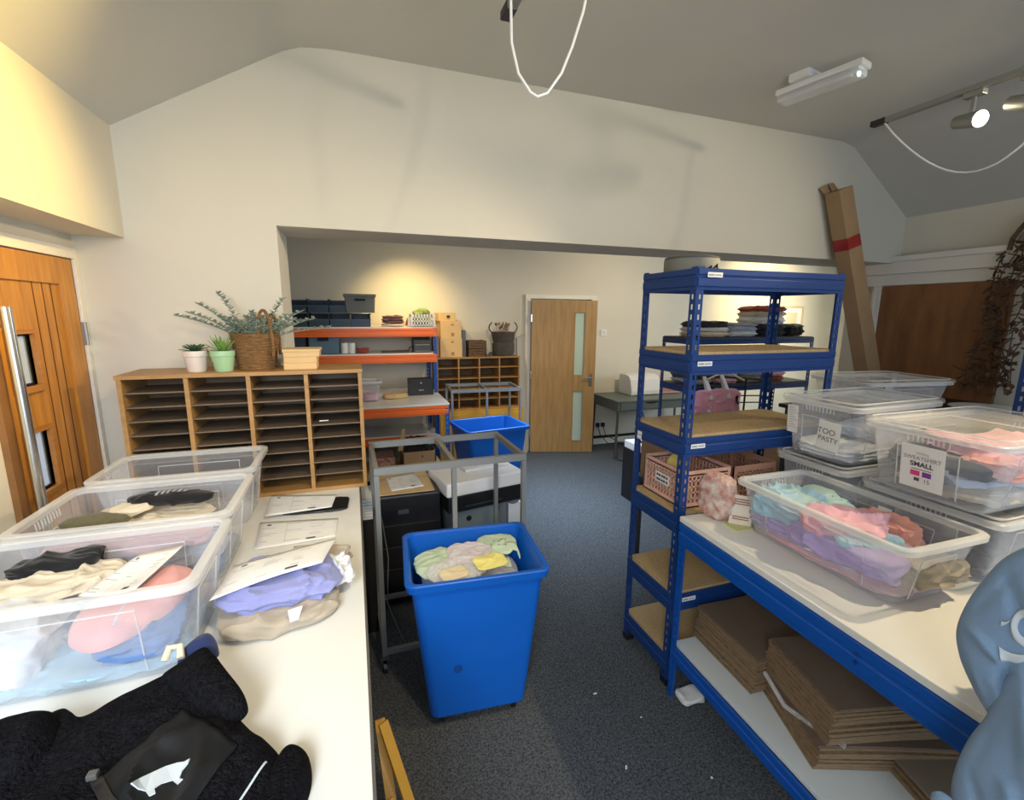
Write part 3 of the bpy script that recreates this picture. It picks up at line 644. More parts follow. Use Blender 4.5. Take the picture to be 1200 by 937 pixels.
# ------------------------------------------------------------------ left worktop and pigeonhole unit
WB = T('packing_table', 'white topped worktop on the left under the pigeonhole unit and clear boxes', 'table', (-.48, 1.4, 0))
m = M(); m.box(-.925, -.008, .15, 2.575, ZT-.022, ZT); m.build('tabletop', LAM, WB, bevel=.002)
m = M(); m.box(-.010, -.002, .15, 2.575, ZT-.024, ZT-.001) ; m.build('edge_strip', mat('dark_edge_strip', (.10, .09, .08), .6), WB)
for y in (.2, 1.05, 2.5):
    for x in (-.90, -.05): m = M(); m.box(x-.02, x+.02, y-.02, y+.02, 0, ZT-.022); m.build('leg', STEELD, WB, bevel=.002)
m = M(); m.box(-.9, -.05, .2, 2.5, .30, .318); m.build('lower_shelf', CHIPD, WB)
CU = T('pigeonhole_unit', 'wooden pigeonhole unit of four columns of thin slots on the left worktop', 'pigeonhole unit', (-.45, 2.44, ZT))
cx0, cx1, cy0, cy1, cz0, cz1 = -.932, .030, 2.31, 2.572, ZT+.001, 1.487; t = .017
m = M(); m.box(cx0-.004, cx1+.004, cy0-.006, cy1, cz1-t, cz1); m.build('top_panel', BIRCH, CU, bevel=.001)
m = M(); m.box(cx0, cx1, cy0, cy1, cz0, cz0+t); m.build('bottom_panel', BIRCH, CU)
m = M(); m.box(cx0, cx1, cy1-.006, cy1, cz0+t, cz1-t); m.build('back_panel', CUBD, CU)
cw = (cx1-cx0-t)/4
for i in range(5):
    x = cx0+i*cw; m = M(); m.box(x, x+t, cy0, cy1-.006, cz0+t, cz1-t); m.build('side_panel' if i in (0, 4) else 'divider', BIRCH, CU)
    if i < 4:
        for k in range(1, 9):
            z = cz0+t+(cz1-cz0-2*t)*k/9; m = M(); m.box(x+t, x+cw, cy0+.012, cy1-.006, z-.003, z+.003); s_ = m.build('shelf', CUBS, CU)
m = M(); m.box(-.17, -.13, 2.318, 2.3195, 1.243, 1.247); m.build('slot_label', PAPER, CU)

# plants and basket on the unit
def pot(name, label, x, y, r0, r1, h, mt):
    z = cz1; o = T(name, label, 'potted plant', (x, y, z))
    m = M(); m.lathe([(r0*.96, z), (r0, z+.003), (r1*.93, z+h*.72), (r1, z+h*.75), (r1, z+h), (r1-.005, z+h), (r1-.008, z+h*.86)], (x, y, 0), 32); m.build('pot', mt, o, smooth=True)
    m = M(); m.lathe([(r1-.006, z+h*.84), (r1*.4, z+h*.9)], (x, y, 0), 20); m.build('soil', mat('soil', (.06, .04, .025), .9), o); return o
def leaf(m, base, dirv, ln, wd, up=(0, 0, 1), curl=.3, th=.0):
    b = V(base); d = V(dirv).normalized(); s = d.cross(V(up)); s = s.normalized() if s.length > .01 else V((1, 0, 0)); n = s.cross(d)
    P = lambda t, u: b+d*ln*t+s*wd*u*(sin(pi*min(1, .12+t*.88)))*.5+n*(curl*ln*(t-t*t*1.2))+n*abs(u)*wd*.2
    m.grid(lambda a, c: P(a, c*2-1), 5, 2)
rnd = random.Random(4)
p1 = pot('succulent_pot', 'small white pot with a dark green succulent, leftmost on the unit', -.664, 2.40, .037, .050, .092, POTW)
m = M()
for i in range(26):
    a = i*2.4; r = .012+.0011*i; leaf(m, (-.664+cos(a)*.004, 2.40+sin(a)*.004, cz1+.085), (cos(a), sin(a), 1.5-i*.05), .035+r*.55, .016, curl=.15)
m.build('leaves', SUCC, p1, smooth=True)
m = M(); m.tube([(-.60, 2.39, cz1+.095), (-.585, 2.37, cz1+.06), (-.60, 2.36, cz1+.02)], .002, 5); m.tube([(-.612, 2.38, cz1+.10), (-.60, 2.35, cz1+.05)], .002, 5); m.tube([(-.625, 2.385, cz1+.09), (-.58, 2.385, cz1+.085), (-.57, 2.37, cz1+.05)], .002, 5); m.build('trailing_stem', SUCC, p1)
p2 = pot('aloe_pot', 'small mint green pot with a spiky aloe beside the basket', -.555, 2.385, .036, .050, .092, POTG)
m = M()
for i in range(20):
    a = i*2.4; leaf(m, (-.555+cos(a)*.006, 2.385+sin(a)*.006, cz1+.085), (cos(a), sin(a), 2.2-i*.095), .085-.001*i, .013, curl=-.12)
m.build('leaves', GREEN, p2, smooth=True)
bk = T('seagrass_basket', 'tall woven seagrass basket with loop handles holding eucalyptus', 'basket', (-.425, 2.455, cz1))
bxc, byc = -.432, 2.452
m = M(); pr = []
N = 18
for i in range(N+1):
    z = cz1+.16*i/N; r = .079+.026*(i/N); pr += [(r-.003, z), (r+.002, z+.16/N*.5)]
pr += [(.100, cz1+.166), (.095, cz1+.16), (.078, cz1+.02)]
m.lathe(pr, (bxc, byc, 0), 40, True); m.build('woven_body', WICK, bk, smooth=True)
for s, hh in ((-1, .27), (1, .25)):
    yy = byc+s*.085 if s < 0 else byc+.06
    m = M(); pts = []
    for i in range(21):
        a = pi*i/20; pts.append((bxc+.055+.028*cos(a)*1.0+.012*(s > 0), yy-.012*s+.01*sin(a)*s, cz1+.06+(hh-.06)*max(0, sin(a))**.55))
    m.tube(pts, .007, 8); m.build('handle', WICK, bk, smooth=True)
m = M(); rnd = random.Random(11)
for k in range(34):
    a = rnd.uniform(0, 2*pi); ln = rnd.uniform(.11, .19); sp = rnd.uniform(.1, .9)
    if k < 8: a, ln, sp = ((pi, .27, 1.3), (pi+.1, .24, .9), (pi, .25, .55), (3.3, .27, .12), (0, .25, .15), (0, .22, .6), (0, .23, 1.1), (.1, .26, 2.2))[k]
    d = V((cos(a)*sp, sin(a)*sp*.4-.03, 1)).normalized()
    b = V((bxc+cos(a)*.05, byc+sin(a)*.05, cz1+.13)); 
    pts = [b+d*ln*t+V((cos(a), sin(a)*.3, -1))*(.05*t*t) for t in [i/6 for i in range(7)]]
    if max(p.y for p in pts) > 2.565: pts = [V((p.x, min(p.y, 2.56), p.z)) for p in pts]
    m.tube(pts, .0012, 4)
    nl = int(ln/.012)
    for j in range(1, nl):
        t = j/nl*6; i = min(5, int(t)); p = pts[i].lerp(pts[i+1], t-i)
        for s in (0, pi):
            w_ = j*1.3+s; leaf(m, p, (cos(w_), sin(w_)*.7, .5), rnd.uniform(.016, .024), .015, curl=.1)
for v in m.b.verts: v.co.y = min(v.co.y, 2.575)
tag(m.build('eucalyptus_bunch', EUC, smooth=True), 'bunch of grey green eucalyptus sprigs standing in the seagrass basket', 'plant')
for i, (x0, x1, z0, z1, y0, lb) in enumerate(((-.309, -.168, cz1, cz1+.030, 2.36, 'bottom'), (-.307, -.166, cz1+.0305, cz1+.058, 2.36, 'middle'), (-.307, -.154, cz1+.0585, cz1+.094, 2.358, 'top'))):
    o = T('flat_card_box', 'flat kraft card box, %s of the small stack on the pigeonhole unit' % lb, 'box', ((x0+x1)/2, 2.42, z0), group=None)
    m = M(); m.box(x0, x1, y0, 2.50, z0, z1-.006 if i == 2 else z1); m.build('box_body', KRAFTL, o, bevel=.0015)
    if i == 2: m = M(); m.box(x0-.004, x1+.004, y0-.004, 2.504, z1-.012, z1); m.build('lid', KRAFTL, o, bevel=.001)

# ------------------------------------------------------------------ things inside the left boxes
zB = ZT+.004
garment('pale sky garment at the bottom of the nearest left box', SKY, (.46, .28, .045), (-.655, 1.315, zB), 0, 50, amp=.012)
garment('white folded garment at the left end of the nearest left box', WHT, (.19, .30, .13), (-.80, 1.30, zB+.03), .1, 51, amp=.016, sc=9)
garment('cream garment across the far left of the nearest left box', CREAM, (.26, .13, .05), (-.74, 1.39, zB+.14), .15, 52, amp=.014)
garment('black garment tucked behind the cream one in the nearest left box', BLKF, (.18, .08, .05), (-.76, 1.44, zB+.165), .1, 53, amp=.012)
garment('denim blue garment folded at the right end of the nearest left box', DENIM, (.16, .27, .06), (-.52, 1.30, zB+.04), 0, 54, amp=.012)
# pink cap
ol = [(-.66, 1.235), (-.61, 1.175), (-.56, 1.17), (-.51, 1.22), (-.465, 1.31), (-.445, 1.40), (-.47, 1.45), (-.54, 1.455), (-.60, 1.42), (-.64, 1.33)]
m = pillow(ol, zB+.095, .075, 55, .006, pw=3); bv = m.bvh()
cap = tag(m.build('pink_hooded_garment', PEACH, smooth=True), 'smooth salmon pink padded garment in the nearest left box, paper note on it', 'clothing')
m = M(); drape(m, bv, [(-.555, 1.19), (-.551, 1.19), (-.512, 1.42), (-.516, 1.42)], .002, 12); m.build('seam', THREAD, cap)
nt_ = slip(None, [(-.64, 1.255, zB+.19), (-.525, 1.245, zB+.19), (-.475, 1.43, zB+.205), (-.575, 1.42, zB+.20)], 3, -.012, 'folded_note')
tag(nt_, 'creased white note lying on the salmon pink garment', 'paper note')
# middle box
garment('pale pink garment pressed against the near side of the middle left box', PEACH, (.42, .10, .045), (-.68, 1.62, zB+.125), .04, 56, amp=.01)
garment('light blue grey garment under the pink one in the middle left box', LGREY, (.46, .16, .05), (-.66, 1.64, zB+.07), 0, 57, amp=.012)
garment('denim blue garment filling the bottom of the middle left box', DENIM, (.45, .29, .07), (-.66, 1.725, zB), 0, 58, amp=.012, layers=2)
garment('pale cream garment under the black roll in the middle left box', CREAM, (.36, .20, .10), (-.68, 1.77, zB+.07), 0, 59, amp=.015)
garment('olive garment rolled at the left of the middle left box', OLIVE, (.17, .06, .045), (-.79, 1.70, zB+.175), .1, 60, amp=.008, e=2.6)
garment('cream sleeve between the olive and black rolls', CREAM, (.14, .06, .035), (-.74, 1.77, zB+.18), .2, 61, amp=.008, e=2.6)
m = place(lump(.26, .065, .045, 62, .006, 2.6), (-.62, 1.80, zB+.195), -.12); bv = m.bvh()
g = tag(m.build('folded_garment', BLKF, smooth=True), 'black garment with grey print rolled across the middle left box', 'clothing')
m = M()
for i in range(6): drape(m, bv, [(-.66+.016*i, 1.785+.004*(i % 2)), (-.652+.016*i, 1.785), (-.648+.016*i, 1.812), (-.658+.016*i, 1.815-.006*(i % 2))], .0012, 3)
m.build('printed_motif', GREYF, g)
# ------------------------------------------------------------------ papers and parcels on the left worktop
def on_table(c, z): return [(x, y, z) for x, y in c]
m = place(lump(.27, .15, .012, 63, .003, 6, layers=0), (-.19, 2.115, ZT+.0005), -.08)
tag(m.build('black_poly_bag', BLACK, smooth=True), 'black plastic mailing bag poking out from under the far delivery note', 'mailing bag')
tag(slip(None, [(-.383, 2.03, ZT+.018), (-.125, 2.045, ZT+.020), (-.11, 2.18, ZT+.022), (-.392, 2.27, ZT+.02)], 5), 'delivery note nearest the pigeonhole unit, lying on a black bag', 'delivery note')
tag(slip(None, [(-.378, 1.765, ZT+.004), (-.104, 1.785, ZT+.004), (-.096, 1.955, ZT+.004), (-.398, 2.01, ZT+.004)], 6), 'flat delivery note in the middle of the left worktop', 'delivery note')
tag(slip(None, [(-.24, 1.60, ZT+.004), (-.10, 1.60, ZT+.004), (-.098, 1.74, ZT+.004), (-.245, 1.75, ZT+.004)], 7), 'delivery note mostly hidden under the clothing parcel note', 'delivery note')
m = place(lump(.32, .26, .055, 64, .014, 4, sc=9), (-.235, 1.36, ZT+.0005), .12)
tag(m.build('folded_garment', BEIGE, smooth=True), 'beige folded garment under the periwinkle one on the left worktop', 'clothing')
m = place(lump(.31, .24, .065, 65, .014, 4, layers=2, sc=9), (-.235, 1.385, ZT+.050), .10); bv = m.bvh()
o = tag(m.build('folded_garment', PERI, smooth=True), 'periwinkle blue folded sweatshirt under the bent delivery note', 'clothing')
m = M(); m.quad((-.20, 1.235, ZT+.075), (-.165, 1.245, ZT+.075), (-.175, 1.225, ZT+.05), (-.195, 1.222, ZT+.048)); m.build('swing_tag', PAPER, o, solid=.001)
garment('crumpled cream lace trim at the right of the periwinkle parcel', WHT, (.055, .12, .05), (-.075, 1.43, ZT+.035), .3, 66, amp=.016, sc=24)
garment('taupe garment end rolled beside the periwinkle parcel', BEIGE, (.07, .08, .05), (-.085, 1.52, ZT+.04), -.2, 67, amp=.012)
tag(slip(None, [(-.385, 1.27, ZT+.118), (-.118, 1.35, ZT+.135), (-.085, 1.52, ZT+.125), (-.36, 1.42, ZT+.13)], 8, .012), 'bent delivery note resting on the periwinkle sweatshirt', 'delivery note')

# ------------------------------------------------------------------ black fleece in the foreground
ol = [(-.71, .93), (-.70, 1.03), (-.63, 1.085), (-.565, 1.045), (-.50, 1.10), (-.41, 1.14), (-.35, 1.11), (-.30, 1.02), (-.235, .925), (-.17, .845), (-.155, .78), (-.18, .70), (-.22, .60), (-.35, .52), (-.55, .52), (-.68, .65), (-.72, .80)]
m = pillow(ol, ZT+.001, .078, 70, .014, 13, 46, 300, pw=5); bv = m.bvh()
FJ = tag(m.build('fleece_jacket', FLEECE, smooth=True), 'black teddy fleece with a nylon chest pocket and white animal embroidery', 'clothing')
q = [(-.445, .835), (-.352, .952), (-.235, .83), (-.315, .66)]
m = M(); drape(m, bv, q, .003, 24); m.build('chest_pocket', NYL, FJ, smooth=True, solid=.003)
m = M()
def edge(a, b, wd=.003, lift=.007, n=16):
    a = V((*a, 0)); b = V((*b, 0)); s = (b-a).normalized().cross(V((0, 0, 1)))*wd
    drape(m, bv, [a-s, b-s, b+s, a+s], lift, n)
edge((-.445, .835), (-.315, .66), .008); edge((-.47, .79), (-.36, .62), .004)
m.build('zip', BLACK, FJ, smooth=True, solid=.002)
m = M(); m.box(-.452, -.437, .822, .835, .99, 1.0); m.build('zip_pull', STEELD, FJ, bevel=.002)
# animal embroidery: a badger-like creature in profile
an = [(0, .0), (.01, .014), (.03, .022), (.055, .024), (.075, .02), (.088, .012), (.098, .010), (.094, .002), (.084, -.002), (.078, -.014), (.084, -.022), (.074, -.024), (.066, -.010), (.048, -.008), (.036, -.012), (.038, -.024), (.028, -.024), (.022, -.010), (.010, -.006)]
ux, uy = V((.95, .30, 0)), V((-.30, .95, 0)); c0 = V((-.378, .790, 0))
m = M(); ps = []
for x, y in an:
    p = c0+ux*x*.80+uy*y*1.0; h = bv.ray_cast(V((p.x, p.y, 5)), V((0, 0, -1))); ps.append(m.v((p.x, p.y, h[0].z+.0065 if h[0] else 1)))
f = m.face(ps); bmesh.ops.triangulate(m.b, faces=m.b.faces); m.build('embroidered_animal', THREAD, FJ, solid=.002)
m = M(); edge((-.215, .735), (-.185, .80), .0016, .004); m.build('white_piping', THREAD, FJ)
m = M(); m.tube([(-.62, .80, .985), (-.60, .76, .99), (-.61, .70, .99), (-.60, .66, .985)], .005, 8); m.build('drawcord', CREAM, FJ, smooth=True)
m = pillow([(-.43, 1.05), (-.40, 1.10), (-.365, 1.135), (-.335, 1.10), (-.29, 1.03), (-.24, .94), (-.27, .91), (-.34, .96), (-.40, 1.02)], ZT+.055, .062, 71, .006, 12, 16, 90, pw=3); m.build('collar', FLEECE, FJ, smooth=True)
m = pillow([(-.41, 1.10), (-.385, 1.145), (-.35, 1.155), (-.335, 1.125), (-.36, 1.10)], ZT+.06, .055, 72, .004, 12, 12, 60, pw=3); m.build('lining', NAVY, FJ, smooth=True)
m = M(); m.tube([(-.425, 1.085, 1.0), (-.42, 1.105, 1.018), (-.40, 1.105, 1.016), (-.395, 1.085, 1.0)], .008, 8); m.build('hanging_loop', CREAM, FJ, smooth=True)
m = pillow([(-.175, .84), (-.15, .86), (-.12, .83), (-.115, .77), (-.14, .70), (-.18, .62), (-.21, .66), (-.195, .76)], ZT+.001, .06, 73, .008, 14, 14, 80, pw=3); m.build('sleeve', FLEECE, FJ, smooth=True)
m = pillow([(-.68, .99), (-.64, 1.04), (-.58, 1.02), (-.545, .95), (-.56, .88), (-.62, .86), (-.68, .90)], ZT+.045, .075, 74, .008, 14, 16, 80, pw=2.5); m.build('sleeve', FLEECE, FJ, smooth=True)

# ------------------------------------------------------------------ blue trucks
def caster(m_par, x, y, z, root, r=.03):
    m = M(); m.box(x-.02, x+.02, y-.02, y+.02, z-.012, z); m.box(x-.016, x-.012, y-.015, y+.015, z-.04, z-.01); m.box(x+.012, x+.016, y-.015, y+.015, z-.04, z-.01); c = m.build('caster', STEELD, root)
    m = M(); m.lathe([(r, -.009), (r, .009)], (0, 0, 0), 18)
    for v in m.b.verts: v.co = V((x+v.co.z, y+v.co.x, r+v.co.y))
    m.build('wheel', BLACK, c, smooth=False)
def truck(label, loc, rz, L0, W0, L1, W1, H, zb=.06):
    o = T('truck_bin', label, 'bin', loc, rz, 'blue plastic bin trucks', w=False)
    f = lambda t, i=0: (L0+(L1-L0)*t-2*i, W0+(W1-W0)*t-2*i)
    m = M(); lo = []
    for t, z, i in ((0, zb, 0), (.94, H-.035, 0), (.94, H-.035, -.018), (1, H-.004, -.02), (1, H, -.016), (1, H, .0), (1, H-.006, .006), (.05, zb+.012, .006)):
        a, b = f(t, i); lo.append(rr(a, b, .04, z, 5))
    m.loft(lo, True, True); m.build('bin_body', TRUCK, o, smooth=True)
    m = M(); m.box(-L0/2+.03, L0/2-.03, -W0/2+.03, W0/2-.03, zb-.004, zb); m.build('base_plate', BLACK, o)
    for x in (-1, 1):
        for y in (-1, 1): caster(None, x*(L0/2-.05), y*(W0/2-.05), zb, o)
    t = .45; a, b = f(t); z = zb+(H-zb)*t
    m = M(); 
    for (r, th) in ((.018, .002),): m.lathe([(r, 0), (r, th)], (0, 0, 0), 20)
    for v in m.b.verts: v.co = V((-L0*.22+v.co.x, -b/2-.0005-v.co.z, z-.06+v.co.y))
    m.build('moulded_mark', mat('dark_blue_mark', (.004, .05, .25), .5), o)
    return o
t1 = truck('blue plastic truck bin in the foreground, filled with pale green visors in film', (.452, 1.865, 0), radians(-4.5), .42, .36, .555, .435, .715)
t2 = truck('empty blue plastic truck bin at the back by the far oak door', (1.19, 4.18, 0), radians(8), .46, .40, .60, .50, .72)
m = place(lump(.42, .32, .06, 80, .012), (.45, 1.87, .56), radians(-4)); tag(m.build('film_packet', BAGP, smooth=True), 'layer of clear film packets low inside the front blue bin', 'packet') 
m = M(); m.box(.27, .63, 1.72, 2.0, .30, .555) ; tag(m.build('cardboard_box', KRAFTL, bevel=.004), 'cardboard carton filling the inside of the front blue bin', 'box')
def visor(label, cx, cy, z, r, tilt, rz, mt=VISOR):
    m = M()
    def f(u, v): a = (u-.5)*3.4; rad = r*(.62+.38*v); return V((rad*sin(a), rad*cos(a)*.8, .05*v*(1-v)*2+.02*cos(a)))
    m.grid(f, 24, 5); X = Matrix.Translation((cx, cy, z)) @ Matrix.Rotation(rz, 4, 'Z') @ Matrix.Rotation(tilt, 4, 'X')
    for v in m.b.verts: v.co = X @ v.co
    return tag(m.build('visor', mt, smooth=True, solid=.003), label, 'visor')
m = place(lump(.22, .20, .035, 81, .01, 2.4), (.315, 1.90, .64), .3, (.15, 0)); tag(m.build('visor', VISOR, smooth=True), 'rounded pale green visor at the left of the front blue bin', 'visor')
m = place(lump(.20, .15, .03, 82, .006, 2.4), (.595, 1.965, .655), -.2, (.2, 0)); vb = m.bvh(); o = tag(m.build('visor', VISOR, smooth=True), 'pale green visor with black flecks at the back of the front blue bin', 'visor')
m = M(); r = random.Random(5)
for i in range(12): x, y = .56+r.uniform(0, .08), 1.94+r.uniform(-.02, .03); drape(m, vb, [(x, y), (x+.008, y+.003), (x+.007, y+.007), (x, y+.004)], .001, 2)
m.build('printed_flecks', INK, o)
m = M(); m.grid(lambda u, v: V((.635+.045*cos(u*5.2-.6)*(1), 1.88+.04*sin(u*5.2-.6)*.9+.05*v-.02, .645+.022*sin(u*5.2)+.02*v)), 24, 3)
tag(m.build('visor', VISOR, smooth=True, solid=.003), 'pale green visor curled into a loop at the right of the front blue bin', 'visor')
m = place(lump(.24, .17, .022, 83, .01, 3, sc=18), (.37, 1.80, .66), .25, (.1, 0)); o = tag(m.build('film_packet', BAGP, smooth=True), 'clear film packet with a label lying front left in the front blue bin', 'packet')
m = place(lump(.20, .15, .02, 84, .01, 3, sc=18), (.45, 1.90, .672), -.2, (.12, 0)); tag(m.build('film_packet', clear('pinkish_film', (.78, .70, .70), .55, .9, .2), smooth=True), 'pinkish film packet in the middle of the front blue bin', 'packet')
m = place(lump(.15, .10, .014, 85, .006, 4), (.52, 1.80, .675), .15, (.1, 0)); tag(m.build('yellow_insert', YELP, smooth=True), 'pale yellow card insert in the front blue bin', 'card')
m = place(lump(.12, .08, .012, 86, .004, 4), (.35, 1.765, .672), .2, (.1, 0)); tag(m.build('cream_insert', mat('cream_insert_card', (.74, .62, .40), .6), smooth=True), 'cream card insert showing through the front left film packet', 'card')

# ------------------------------------------------------------------ grey cart frames
def cart(label, loc, rz, L, W, H):
    o = T('cart_frame', label, 'trolley frame', loc, rz, 'bare steel cart frames', w=False); s = .0225
    m = M()
    for y in (-W/2, W/2): m.bar((-L/2-s/2, y, H-s/2), (L/2+s/2, y, H-s/2), s, .034)
    for x in (-L/2, 0, L/2): m.bar((x, -W/2, H-s/2), (x, W/2, H-s/2), s, .030)
    m.build('top_frame', STEEL, o)
    for x, y in ((-L/2, -W/2), (L/2, -W/2), (-L/2, W/2), (L/2, W/2), (0, -W/2+.0)):
        m = M(); m.bar((x, y, .09), (x, y, H-.03), s, s, (0, 1, 0)); m.build('leg', STEEL, o)
    m = M()
    for y in (-W/2, W/2): m.bar((-L/2, y, .11), (L/2, y, .11), s)
    for x in (-L/2, L/2): m.bar((x, -W/2, .11), (x, W/2, .11), s)
    m.build('bottom_frame', STEEL, o)
    for x in (-1, 1):
        for y in (-1, 1): caster(None, x*L/2, y*W/2, .092, o)
    return o
cart('bare grey steel cart frame between the front blue bin and the printers', (.425, 2.345, 0), radians(1), .72, .46, 1.05)
cart('bare grey steel cart frame in front of the far pigeonholes', (1.29, 4.76, 0), radians(-3), .72, .42, .985)

# ------------------------------------------------------------------ printers
BP = T('laser_printer', 'tall black office printer with cardboard and a sheet of paper on top', 'printer', (.25, 2.83, 0))
m = M(); m.box(.065, .45, 2.64, 3.06, 0.02, .70); m.build('printer_body', BLACK, BP, bevel=.012)
for z in (.12, .26, .40): m = M(); m.box(.075, .44, 2.632, 2.642, z, z+.12); m.build('paper_drawer', BLACK, BP, bevel=.003)
m = M(); m.box(.20, .26, 2.634, 2.6405, .585, .61); m.build('label_plate', STEELD, BP)
o = T('cardboard_sheet', 'flat piece of light cardboard lying on the black printer', 'cardboard', (.27, 2.86, .70)); m = M(); m.box(.09, .42, 2.66, 3.03, .7008, .705); m.build('board', KRAFTL, o)
m = M(); m.box(.09, .42, 2.90, 2.94, .705, .7056); m.build('parcel_tape', mat('tan_tape', (.46, .33, .2), .35), o)
tag(slip(None, [(.17, 2.70, .708), (.37, 2.73, .708), (.34, 2.99, .708), (.15, 2.96, .708)], 12, blot=True), 'white printed sheet on the cardboard over the black printer', 'paper sheet')
MF = T('office_copier', 'white topped copier with a dark base on a grey cabinet', 'copier', (.72, 2.80, 0), radians(11), w=False)
m = M(); m.box(-.27, .27, -.15, .19, .66, .745); m.build('scanner_lid', WHITE, MF, bevel=.012)
m = M(); m.box(-.26, .28, -.145, .18, .555, .66); m.build('print_unit', BLACK, MF, bevel=.01)
m = M(); m.box(-.08, .24, .0, .18, .7455, .765); m.build('paper_feeder', WHITE, MF, bevel=.005)
m = M(); m.box(-.15, .10, -.151, -.146, .585, .59); m.build('output_slot', DKGREY, MF)
GC = T('grey_cabinet', 'squat grey metal cabinet under the copier', 'cabinet', (.72, 2.82, 0), radians(11), w=False)
m = M(); m.box(-.2, .18, -.09, .2, .02, .55); m.build('cabinet_body', MIDG, GC, bevel=.006)
m = M(); m.box(-.17, .13, -.096, -.09, .15, .53); m.build('cabinet_door', mat('grey_green_metal', (.20, .24, .25), .4), GC, bevel=.004)
m = M(); m.tube([(.10, -.096, .50), (.10, -.104, .50)], .012, 12); m.tube([(-.10, -.096, .47), (-.10, -.100, .47)], .018, 16); m.build('lock', BLACK, GC)
TD = T('tape_dispenser', 'white reel with a grey tape roll on a stand right of the grey cabinet', 'tape reel', (1.0, 2.86, 0))
m = M(); m.box(.95, 1.04, 2.84, 2.93, 0, .48); m.build('stand', WHITE, TD, bevel=.005)
m = M(); m.tube([(.98+.045*cos(a), 2.83, .53+.045*sin(a)) for a in [2*pi*i/20 for i in range(20)]], .012, 8, closed=True); m.build('tape_roll', MIDG, TD, smooth=True)
m = M(); m.box(.965, .995, 2.835, 2.86, .47, .53); m.build('bracket', WHITE, TD)
PS = T('paper_stack', 'stack of white labels beside the worktop under the pigeonhole unit', 'paper stack', (.02, 2.55, 0))
for i in range(7): m = M(); z = .665+.016*i; m.box(-.0, .052, 2.44, 2.66, z, z+.013); m.build('paper_ream', PAPER, PS)
m = M(); m.box(-.0, .055, 2.43, 2.67, 0, .664); tag(m.build('black_pedestal', BLACKM), 'narrow black pedestal holding the stack of white labels', 'pedestal')
m = M(); m.tube([(.10, 2.60, .62), (.12, 2.4, .45), (.10, 2.3, .25), (.16, 2.2, .1), (.22, 2.15, .02), (.5, 2.3, .01)], .003, 6); tag(m.build('power_cable', STEELD, smooth=True), 'thin grey cable trailing down in front of the black printer', 'cable')
# timber offcuts beneath the left worktop
for i, (p, q, lb) in enumerate((((.02, 1.52, .3), (.05, 1.36, 0.01), 'short upright timber offcut under the left worktop edge'), ((.03, 1.46, .34), (.13, 1.30, .01), 'long leaning timber offcut under the left worktop edge'), ((.03, 1.30, .20), (.07, 1.22, .01), 'small timber block at the very bottom left of the floor'))):
    m = M(); m.bar(p, q, .035, .012); tag(m.build('timber_offcut', YELW), lb, 'timber')
for i, (x, y, lb) in enumerate(((.99, 1.66, 'white paper scrap on the carpet right of the front blue bin'), (.93, 1.30, 'curled white scrap on the carpet in the middle foreground'), (1.22, 1.16, 'tiny white fleck on the carpet near the bench'), (1.12, 1.48, 'tiny scrap on the carpet halfway to the rack foot'))):
    m = place(lump(.018 if i < 2 else .008, .008, .003, 90+i, .001, n=4), (x, y, .0005), i); tag(m.build('paper_scrap', PAPER), lb, 'paper scrap')

# ------------------------------------------------------------------ back room: orange and blue racks
OB = T('orange_bench', 'white topped orange beamed bench at the back under the orange shelves', 'workbench', (.2, 4.3, 0), w=False)
OFF[OB] = V((0, 0, 0)); OB.location = (0, 0, 0)
bx0, bx1, by0, by1, bz = -.78, .835, 4.28, 4.90, .915
m = M(); m.box(bx0, bx1, by0, by1, bz-.02, bz); m.build('tabletop', LAM, OB, bevel=.002)
m = M(); beam(m, (bx0+.02, by0+.01, bz-.022), (bx1-.01, by0+.01, bz-.022), .085, (0, -1, 0)); m.build('beam', ORANGE, OB)
m = M(); beam(m, (bx1-.01, by0+.01, bz-.022), (bx1-.01, by1, bz-.022), .085, (1, 0, 0), .006); m.build('beam', ORANGE, OB)
for x, y, sx, sy in ((bx1, by0, -1, 1), (bx1, by1-.01, -1, -1), (bx0, by0, 1, 1)): m = M(); upright(m, x, y, 0, bz-.022, sx, sy, .04, .05); bmesh.ops.remove_doubles(m.b, verts=m.b.verts, dist=1e-5); m.build('leg', BLUEB, OB, solid=.002)
m = M(); m.box(bx0, bx1-.03, by0+.05, by1, .20, .22); m.build('lower_shelf', CHIP, OB)
OR = T('orange_rack', 'orange beamed blue upright shelving against the far wall with navy bins', 'shelving', (0, 4.92, 0), w=False)
OR.location = (-.62, 4.92, 0)
rack(OR, 1.455, .50, 1.60, [1.595, 1.325, .90, .45], ORANGE, BLUEB, LAM, bh=.085, bt=.018)
# picking bins
BXO = T('picking_bin', 'x', 'bin', (0, 0, 0), 0, 'navy picking bins on the top orange shelf', w=False)
def pbin(root):
    m = M(); W_, D_, H_ = .185, .26, .125; t = .004
    m.box(-W_/2, W_/2, -D_/2, D_/2, 0, t); m.box(-W_/2, -W_/2+t, -D_/2, D_/2, 0, H_); m.box(W_/2-t, W_/2, -D_/2, D_/2, 0, H_); m.box(-W_/2, W_/2, D_/2-t, D_/2, 0, H_)
    m.box(-W_/2, W_/2, -D_/2, -D_/2+t, 0, H_*.55); m.build('bin_body', BINB, root)
    m = M(); m.box(-W_/2-.003, W_/2+.003, -D_/2-.006, -D_/2+.002, H_*.48, H_*.58); m.box(-W_/2-.004, -W_/2+.004, -D_/2-.004, D_/2, H_-.008, H_+.006); m.box(W_/2-.004, W_/2+.004, -D_/2-.004, D_/2, H_-.008, H_+.006); m.build('bin_lip', mat('navy_bin_lip', (.05, .09, .14), .5), root)
pbin(BXO); k = 0
names = ['leftmost', 'second from left', 'third from left', 'rightmost']
